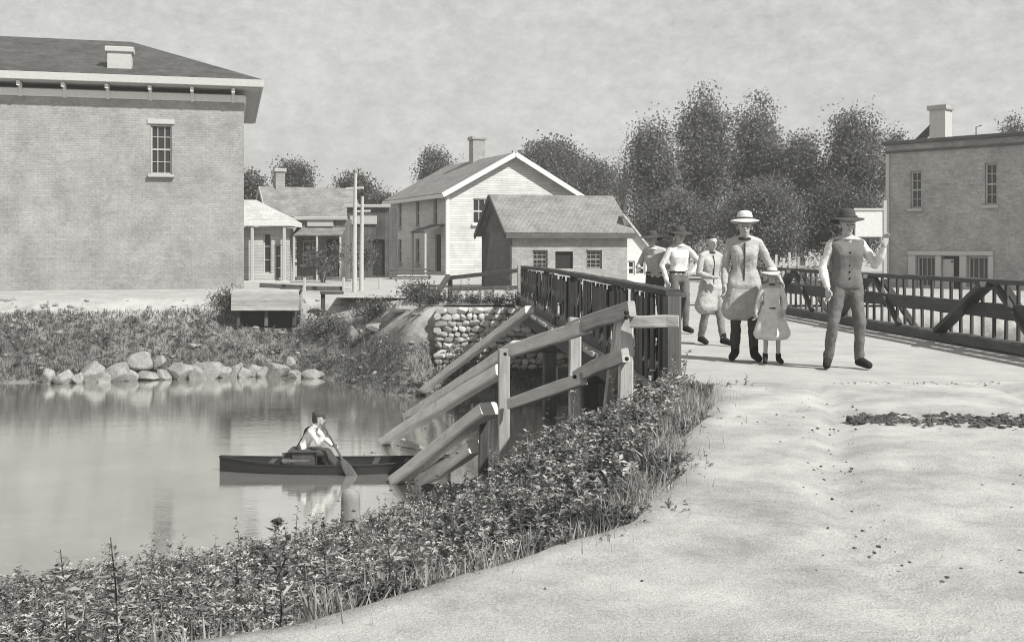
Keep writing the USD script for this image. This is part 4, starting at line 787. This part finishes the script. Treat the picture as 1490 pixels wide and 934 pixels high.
# ------------------------------------------------------------------ people
def V(*a): return np.array(a, float)
def sp_(p, r, n=14): return Manifold.sphere(float(r), n).translate([float(q) for q in p])
def hl(*s): return Manifold.batch_hull([sp_(p, r) for p, r in s])
def fuse(ms, ref=.02, it=6):
    m = Manifold.batch_boolean(ms, OpType.Add).refine_to_length(ref); a = m.to_mesh(); t = trimesh.Trimesh(a.vert_properties[:, :3], a.tri_verts, process=True)
    trimesh.smoothing.filter_taubin(t, iterations=it); return t
def chain(pts, rads): return [hl((pts[i], rads[i]), (pts[i + 1], rads[i + 1])) for i in range(len(pts) - 1)]
def hand(w, d, side, curl=.5):
    """Palm, four bent fingers and a thumb, from wrist w along d; side: the way the thumb points."""
    d = d / np.linalg.norm(d); s = side - (side @ d) * d; s /= np.linalg.norm(s); n = np.cross(d, s); ms = [hl((w, .024), (w + d * .05 + s * .026, .017), (w + d * .05 - s * .026, .017), (w + d * .085 + s * .028, .014), (w + d * .08 - s * .03, .013))]
    for k, (o, l) in enumerate(((.031, .068), (.011, .078), (-.010, .072), (-.030, .056))):
        a = w + d * .086 + s * o; b = a + (d * math.cos(curl * .6) + n * math.sin(curl * .6)) * l * .5; c = b + (d * math.cos(curl * 1.6) + n * math.sin(curl * 1.6)) * l * .5; ms += chain([a, b, c], [.0105, .0095, .008])
    a = w + d * .03 + s * .026; b = a + d * .03 + s * .03; ms += chain([a, b, b + d * .032 + n * .008 + s * .006], [.013, .011, .009])
    return ms
def person(label, loc, rotz, J, wear, scale=1.0, hat=None, group=None, head_turn=0.0):
    """J: joints in metres for a figure facing +y. wear: garment colours."""
    t = thing('person', label, 'person', loc, rotz, group); S = scale
    def s(p): return V(*p) * S
    neck, head, sh, el, wr, hd, pel, chest, hp, kn, an, to = [J[k] for k in ('neck', 'head', 'sh', 'el', 'wr', 'hd', 'pel', 'chest', 'hp', 'kn', 'an', 'to')]
    hx = V(*head); ct, st_ = math.cos(head_turn), math.sin(head_turn)
    def hq(x, y_, z): return hx + V(x * ct - y_ * st_, x * st_ + y_ * ct, z)
    skull = [hl((hq(0, -.015, .035), .086), (hq(0, .025, .025), .078), (hq(0, .04, -.06), .048), (hq(0, .052, -.085), .03)), hl((hq(0, .098, .0), .012), (hq(0, .115, -.025), .013), (hq(0, .095, -.035), .017)), hl((hq(.083, -.005, .0), .014), (hq(.08, 0, -.03), .012)), hl((hq(-.083, -.005, .0), .014), (hq(-.08, 0, -.03), .012)),
             hl((hq(-.022, .09, .018), .016), (hq(.022, .09, .018), .016)), hl((hq(-.016, .083, -.062), .012), (hq(.016, .083, -.062), .012))]
    ms = skull + chain([V(*neck) + V(0, 0, -.03), hq(0, -.005, -.06)], [.058, .054])
    ms.append(hl((sh[0], .05), (sh[1], .05), (chest + V(-.06, 0, 0), .08), (chest + V(.06, 0, 0), .08), (neck, .055))); ms.append(hl((chest + V(-.06, 0, 0), .07), (chest + V(.06, 0, 0), .07), (pel + V(-.06, 0, .05), .07), (pel + V(.06, 0, .05), .07)))
    for i in (0, 1):
        ms += chain([sh[i], el[i], wr[i]], [.042, .034, .025]); ms += hand(V(*wr[i]), V(*hd[i]), V(*J['th'][i]), J.get('curl', .5)); ms += chain([hp[i], kn[i], an[i], to[i]], [.07, .046, .036, .028])
    b = fuse(ms, .013); b.vertices *= S; obj('body', b, SKIN, t, smooth=True)
    for i in (-1, 1): obj('eye', lump(.008, 1, 0, 1, 0, (1.3, .7, .7)).apply_scale(S).apply_translation(hq(i * .031, .099, -.002) * S), EYE_, t)
    obj('mouth', lump(.02, 1, 0, 1, 0, (1.1, .4, .2)).apply_scale(S).apply_translation(hq(0, .089, -.063) * S), HAIR, t)
    hr = fuse([hl((hq(0, -.028, .055), .083), (hq(0, .015, .07), .072), (hq(0, -.06, -.02), .055), (hq(.062, -.02, .0), .026), (hq(-.062, -.02, .0), .026))], .02, 4); hr.vertices *= S; obj('hair', hr, HAIR, t, smooth=True)
    k = .02
    wst = chest * .45 + pel * .55 + V(0, 0, .02)
    def trunk(o, low=.02): return [hl((sh[0] * .93 + neck * .07 + V(0, 0, -.02), .046 + o), (sh[1] * .93 + neck * .07 + V(0, 0, -.02), .046 + o), (neck + V(0, -.01, -.035), .056 + o * .6)), hl((sh[0] * .8 + chest * .2, .052 + o), (sh[1] * .8 + chest * .2, .052 + o), (chest + V(-.068, .015, 0), .088 + o), (chest + V(.068, .015, 0), .088 + o)),
        hl((chest + V(-.068, .015, 0), .088 + o), (chest + V(.068, .015, 0), .088 + o), (wst + V(-.058, 0, 0), .078 + o), (wst + V(.058, 0, 0), .078 + o)), hl((wst + V(-.058, 0, 0), .078 + o), (wst + V(.058, 0, 0), .078 + o), (pel + V(-.075, 0, low), .086 + o), (pel + V(.075, 0, low), .086 + o))]
    shirt = trunk(.004)
    def folds(m, seed, amp):
        v = np.array(m.vertices); d = np.asarray(meshkit.fbm(v * [11, 11, 4.5] + seed)).reshape(-1, 1) * .6 + np.abs(np.asarray(meshkit.fbm(v @ np.array([[9, 4, 3], [-4, 9, 3], [5, -5, 7.0]]) + seed + 7)).reshape(-1, 1)); d -= d.mean(); m.vertices = v + m.vertex_normals * d * amp
    for i in (0, 1):
        m_ = (V(*el[i]) + V(*wr[i])) / 2 + V(0, 0, -.01); shirt += chain([sh[i] + V(0, 0, -.01), el[i], m_, V(*wr[i]) * .9 + V(*el[i]) * .1], [.057, .046, .046, .034])
    def coat_skirt(): return [hl((pel + V(-.075, 0, .05), .095), (pel + V(.075, 0, .05), .095), (V(hp[0][0] - .06, hp[0][1], hp[0][2] - .3), .128), (V(hp[1][0] + .06, hp[1][1], hp[1][2] - .3), .128)), hl((pel + V(-.07, 0, .08), .095), (pel + V(.07, 0, .08), .095), (hp[0], .118), (hp[1], .118))]
    kind, col = wear['top']
    if kind == 'coat': shirt += coat_skirt()
    if kind == 'dress': shirt += [hl((pel + V(-.1, 0, .05), .1), (pel + V(.1, 0, .05), .1), (V(-.22, 0, .55), .12), (V(.22, 0, .55), .12), (V(0, .16, .55), .12), (V(0, -.16, .55), .12))]
    m = fuse(shirt, .012, 7); folds(m, loc[0], .034); m.vertices *= S; obj(kind, m, CL[col], t, smooth=True)
    rg = lambda c, a, b, r, n=26: tube([(c + V(a * math.cos(q), b * math.sin(q), 0)) * S for q in np.linspace(0, 2 * math.pi, n)], r * S, 6)
    obj('collar', rg(neck + V(0, -.005, -.012), .068, .066, .019), CL['white' if kind == 'shirt' else 'dark'], t, smooth=True)
    if kind == 'coat': obj('front_opening', tube([s(neck + V(0, .07, -.06)), s(chest + V(.004, .112, .03)), s(wst + V(.006, .09, 0)), s(pel + V(.01, .1, 0))], .009 * S, 6), CL['dark'], t, smooth=True)
    elif 'vest' not in wear and 'braces' not in wear: obj('belt', rg(pel + V(0, 0, .07), .158, .094, .016), CL['black'], t, smooth=True)
    else: obj('buttons', cat([lump(.011, 1, 0).apply_scale(S).apply_translation(s(chest * (1 - q) + pel * q + V(0, .117 - .018 * math.sin(q * 3), .03))) for q in np.linspace(0, .9, 5)]), CL['black'], t)
    if 'vest' in wear:
        m = fuse(trunk(.022, .0), .012, 7); folds(m, loc[0] + 3, .018); m.vertices *= S; obj('vest', m, CL[wear['vest']], t, smooth=True)
    if 'trousers' in wear:
        tr = [hl((pel + V(-.07, 0, .06), .086), (pel + V(.07, 0, .06), .086), (hp[0], .088), (hp[1], .088))]
        for i in (0, 1): tr += chain([hp[i], kn[i], V(*an[i]) * .94 + V(*kn[i]) * .06], [.09, .066, .054])
        m = fuse(tr, .012, 7); folds(m, loc[0] + 5, .036); m.vertices *= S; obj('trousers', m, CL[wear['trousers']], t, smooth=True)
    for i in (0, 1):
        m = fuse(chain([V(*an[i]) + V(0, 0, .07), an[i], V(*to[i])], [.05, .05, .042]) + [hl((an[i] + V(0, -.03, -.03), .04), (to[i], .043))], .02, 4); m.vertices *= S; obj('boot', m, CL['black'], t, smooth=True)
    if 'braces' in wear:
        for i in (-1, 1): obj('brace_strap', tube([s(pel + V(i * .06, -.085, .08)), s(chest + V(i * .06, -.085, 0)), s(chest + V(i * .075, -.05, .12)), s(V(*sh[0 if i < 0 else 1]) * .6 + V(*neck) * .4 + V(0, 0, .062)), s(chest + V(i * .075, .1, .06)), s(pel + V(i * .06, .09, .08))], .014 * S, 6), CL['black'], t)
    if hat:
        col, br, ch, tip = hat
        pr = np.array([(0, ch), (.045, ch + .008), (.078, ch - .012), (.092, ch * .55), (.1, .012), (.125, .006), (br, -.012), (br + .006, -.006), (br, .002), (.128, .018), (.104, .022)]) if br > .12 else np.array([(0, ch), (.06, ch), (.1, ch * .75), (.108, .03), (.1, 0.0), (.08, -.005)])
        h = trimesh.creation.revolve(pr, sections=28); hv = np.array(h.vertices); rr = np.hypot(hv[:, 0], hv[:, 1]); aa = np.arctan2(hv[:, 1], hv[:, 0]); hv[:, 2] += np.where(rr > .11, (rr - .11) * (.25 * np.cos(2 * aa) - .12), 0) + np.where(rr < .06, -.012 * (1 - rr / .06), 0)
        Mx = trimesh.transformations.rotation_matrix(tip, [1, 0, 0]); hv = hv @ Mx[:3, :3].T
        Mz = trimesh.transformations.rotation_matrix(head_turn, [0, 0, 1]); hv = hv @ Mz[:3, :3].T
        ht = obj('hat', ((hv + hq(0, -.005, .062)) * S, h.faces), CL[col], t, smooth=50)
        if br > .12:
            bd = tube([(.103 * math.cos(a), .103 * math.sin(a), .03) for a in np.linspace(0, 2 * math.pi, 26)], .012, 6); bv = np.array(bd.vertices) @ Mx[:3, :3].T @ Mz[:3, :3].T; obj('hat_band', ((bv + hq(0, -.005, .062)) * S, bd.faces), CL['dark'], ht, smooth=True)
        else:
            pk = fuse([hl((V(-.06, .08, .0), .012), (V(.06, .08, .0), .012), (V(-.035, .145, -.015), .01), (V(.035, .145, -.015), .01))], .02, 2); pv = np.array(pk.vertices) @ Mx[:3, :3].T @ Mz[:3, :3].T; obj('peak', ((pv + hq(0, -.005, .062)) * S, pk.faces), CL[col], ht, smooth=True)
    return t
def standing(**kw):
    J = dict(pel=V(0, 0, .95), chest=V(0, 0, 1.27), neck=V(0, .0, 1.47), head=V(0, .02, 1.61), sh=[V(-.165, 0, 1.405), V(.165, 0, 1.405)], el=[V(-.215, -.03, 1.12), V(.215, -.03, 1.12)], wr=[V(-.225, .05, .87), V(.225, .05, .87)],
             hd=[V(-.02, .1, -1), V(.02, .1, -1)], th=[V(.4, 1, 0), V(-.4, 1, 0)], hp=[V(-.09, 0, .9), V(.09, 0, .9)], kn=[V(-.11, .03, .5), V(.11, .03, .5)], an=[V(-.12, 0, .09), V(.12, 0, .09)], to=[V(-.15, .17, .045), V(.15, .17, .045)])
    J.update(kw); return J
def at(u, Y, z=0.0): return ((u - U0) / F * Y, Y, z)
GRP = 'people standing on the bridge'
# the man with the dark hat: legs apart, one hand on the hip, the other raised
person('standing man in dark slouch hat, white sleeves and grey waistcoat, one hand raised', at(1232, 13.0, .01), 182, standing(
    el=[V(-.32, .02, 1.16), V(.27, -.02, 1.13)], wr=[V(-.37, .16, 1.37), V(.25, .1, .9)], hd=[V(-.05, .15, 1), V(-.05, .2, -1)], th=[V(1, .3, 0), V(-.4, 1, 0)],
    kn=[V(-.14, .03, .5), V(.17, .05, .5)], an=[V(-.15, -.02, .09), V(.21, -.02, .09)], to=[V(-.2, .14, .045), V(.27, .13, .045)]), dict(top=('shirt', 'white'), vest='mid', trousers='mid'), 1.05, ('dark', .185, .12, .06), GRP)
# the man in the pale coat with a white bundle
person('man in pale straw hat and long pale coat beside the small child', at(1083, 13.9, .01), 172, standing(
    el=[V(-.3, .02, 1.14), V(.23, -.02, 1.12)], wr=[V(-.4, .12, .98), V(.24, .08, .9)], hd=[V(-.4, .4, -.8), V(0, .3, -1)], th=[V(.3, 1, .2), V(-.3, 1, 0)], chest=V(0, .02, 1.26), neck=V(0, .04, 1.46), head=V(0, .07, 1.595), kn=[V(-.1, .04, .5), V(.1, -.02, .5)], an=[V(-.11, .06, .09), V(.1, -.08, .09)], to=[V(-.15, .23, .045), V(.15, .09, .045)]), dict(top=('coat', 'pale'), trousers='dark'), 1.06, ('straw', .165, .12, .08), GRP)
# the child at his side
person('small child in white dress and pale hat standing beside the straw-hatted man', at(1123, 13.55, .01), 176, standing(
    el=[V(-.24, .02, 1.14), V(.25, .0, 1.14)], wr=[V(-.2, .16, .98), V(.3, .06, .93)], hd=[V(.4, .6, -.7), V(.2, .3, -1)], th=[V(1, .3, 0), V(-.4, 1, 0)]), dict(top=('dress', 'white')), .665, ('straw', .2, .1, .05), GRP)
# two at the railing, and one behind
person('person in white shirt and brimmed hat with arm akimbo beside the railing', at(988, 18.4, .01), 196, standing(
    el=[V(-.42, -.04, 1.17), V(.3, -.02, 1.13)], wr=[V(-.2, .06, 1.0), V(.24, .06, .87)], hd=[V(1, .3, -.1), V(-.1, .2, -1)], th=[V(0, .2, 1), V(-.4, 1, 0)]), dict(top=('shirt', 'white'), trousers='mid'), 1.0, ('dark', .2, .11, .04), GRP)
person('person in pale shirt and dark hat leaning behind the railing, left of the white shirt', at(953, 18.9, .01), 150, standing(
    el=[V(-.28, .08, 1.13), V(.28, .08, 1.13)], wr=[V(-.18, .28, 1.05), V(.18, .28, 1.05)], hd=[V(.3, 1, -.1), V(-.3, 1, -.1)], th=[V(.6, 0, .8), V(-.6, 0, .8)], chest=V(0, .05, 1.26), neck=V(0, .09, 1.45), head=V(0, .13, 1.58)), dict(top=('shirt', 'pale'), trousers='dark'), .98, ('dark', .2, .11, .06), GRP)
person('bareheaded person in pale coat standing between the railing and the straw hat', at(1034, 16.2, .01), 205, standing(kn=[V(-.1, .1, .5), V(.1, .0, .5)], an=[V(-.1, .2, .09), V(.1, -.12, .1)], to=[V(-.12, .37, .045), V(.12, .05, .045)], el=[V(-.22, -.06, 1.13), V(.24, .02, 1.13)], wr=[V(-.2, .1, .9), V(.1, .22, 1.06)], hd=[V(0, .5, -1), V(-1, .4, .1)]), dict(top=('coat', 'pale'), trousers='grey'), .93, None, GRP)

# ------------------------------------------------------------------ the boat and its paddler
BY, BX0, BX1 = 16.95, -4.5, -0.95
boat = thing('canoe', 'narrow dark wooden canoe lying on the still river', 'canoe', ((BX0 + BX1) / 2, BY, WL), 1.0)
Lb = BX1 - BX0; ns, na = 33, 13; s_ = np.linspace(-1, 1, ns)
def hull(inset):
    V_ = []
    for q in s_:
        hw = .33 * (1 - abs(q) ** 2.3) + .022; sheer = .135 + .085 * abs(q) ** 2.4; keel = -.09 + .05 * abs(q) ** 4; hw = max(hw - inset, .004)
        for a in np.linspace(-math.pi / 2, math.pi / 2, na):
            z = sheer + (keel + inset - sheer) * (math.cos(a) ** .55 if math.cos(a) > 1e-9 else 0); yv = hw * (abs(math.sin(a)) ** .8) * math.copysign(1, a); V_.append((q * (Lb / 2 - inset * 1.2), yv, z))
    return np.array(V_)
o_, i_ = hull(0), hull(.022); idx = np.arange(ns * na).reshape(ns, na); f = []
for a in range(ns - 1):
    for b in range(na - 1):
        p, q, r2, t2 = idx[a, b], idx[a + 1, b], idx[a + 1, b + 1], idx[a, b + 1]; f += [[p, q, r2], [p, r2, t2]]; k = ns * na; f += [[p + k, r2 + k, q + k], [p + k, t2 + k, r2 + k]]
    for b in (0, na - 1): p, q = idx[a, b], idx[a + 1, b]; f += [[p, p + ns * na, q], [q, p + ns * na, q + ns * na]]
for a in (0, ns - 1):
    for b in range(na - 1): p, q = idx[a, b], idx[a, b + 1]; f += [[p, q, p + ns * na], [q, q + ns * na, p + ns * na]]
HULL = surf('canoe_paint', 0.008, 0.02, scale=6.0, rough=.55, bump=.2, dist=.004, spec=.35, stretch=(.3, 2, 3))
obj('hull', (np.vstack([o_, i_]), np.array(f)), HULL, boat, smooth=40)
for sd in (-1, 1): obj('gunwale', tube([(q * Lb / 2, sd * (.33 * (1 - abs(q) ** 2.3) + .026), (.142 + .085 * abs(q) ** 2.4)) for q in np.linspace(-1, 1, 25)], .016, 6), HULL, boat, smooth=True)
for q in (-.55, .35, .62): hw = .33 * (1 - abs(q) ** 2.3); obj('thwart', bar((q * Lb / 2, -hw, .135), (q * Lb / 2, hw, .135), .09, .025), DARKWOOD, boat)
px = P(447, 0, BY)[0]
box_ = thing('seat_box', 'dark flared wooden box seat in the canoe under the paddler', 'box', (px - .02, BY, WL - .05))
obj('side_board', bars([((-.16, -.13, .05), (-.19, -.13, .36), .34 * 0 + .02, .3, (1, 0, 0)), ((-.02, -.16, .04), (-.02, -.16, .36), .32, .02, (0, 1, 0)), ((-.02, .16, .04), (-.02, .16, .36), .32, .02, (0, 1, 0)), ((.13, 0, .04), (.15, 0, .36), .02, .3, (0, 1, 0))]), DARKWOOD, box_)
obj('lid', bar((-.24, 0, .375), (.2, 0, .375), .4, .03), DARKWOOD, box_)
Jk = dict(pel=V(0, -.02, .42), chest=V(0, .10, .70), neck=V(0, .19, .87), head=V(0, .27, .99), sh=[V(-.17, .17, .82), V(.17, .17, .82)], el=[V(-.22, .34, .62), V(.2, .30, .60)], wr=[V(-.14, .5, .5), V(.2, .40, .74)], hd=[V(.2, 1, -.2), V(.1, 1, .0)], th=[V(.6, 0, 1), V(.2, 0, 1)],
          hp=[V(-.09, .02, .40), V(.09, .02, .40)], kn=[V(-.11, .42, .40), V(.11, .42, .40)], an=[V(-.1, .62, .12), V(.1, .62, .12)], to=[V(-.1, .78, .1), V(.1, .78, .1)], curl=1.1)
person('person in cap and white shirt with dark braces paddling, bent forward in the canoe', (px - .06, BY, WL - .06), -90, Jk, dict(top=('shirt', 'white'), trousers='dark', braces=1), .86, ('dark', .1, .085, -.1), head_turn=.15)
pd = thing('paddle', 'thin wooden paddle slanting from the hands down to the water', 'paddle', (px, BY - .28, WL))
obj('shaft', tube([(.30, .1, .70), (.62, -.08, .2)], [.017, .017], 8), DARKWOOD if False else BARK, pd, smooth=True)
bl_ = trimesh.creation.icosphere(2, 1.0); bv = np.array(bl_.vertices) * [.075, .012, .24]; Mr = trimesh.transformations.rotation_matrix(-.57, [0, 1, 0]); obj('blade', (bv @ Mr[:3, :3].T + [.72, -.12, .05], bl_.faces), BARK, pd, smooth=True)
bar_ = P(436, 0, BY)[0]; obj('spare_paddle', tube([(bar_ - .2, BY - .34, WL + .21), (bar_ + .22, BY - .36, WL + .215)], [.03, .016], 7), DARKWOOD if False else BARK, label='short dark pole lying along the gunwale behind the paddler', category='pole')

# ------------------------------------------------------------------ the air
HZ = usdkit.material(stage, '/World/Looks/haze', {'v': ('principled_volume', {'color': g(0.92), 'density': 0.0014, 'anisotropy': 0.2})}, [], volume='v.volume')
obj('haze', trimesh.creation.box(bounds=[[-206, -68, -4.2], [206, 560, 14.0]]), HZ, label='thin pale summer haze over the river town', kind='stuff')
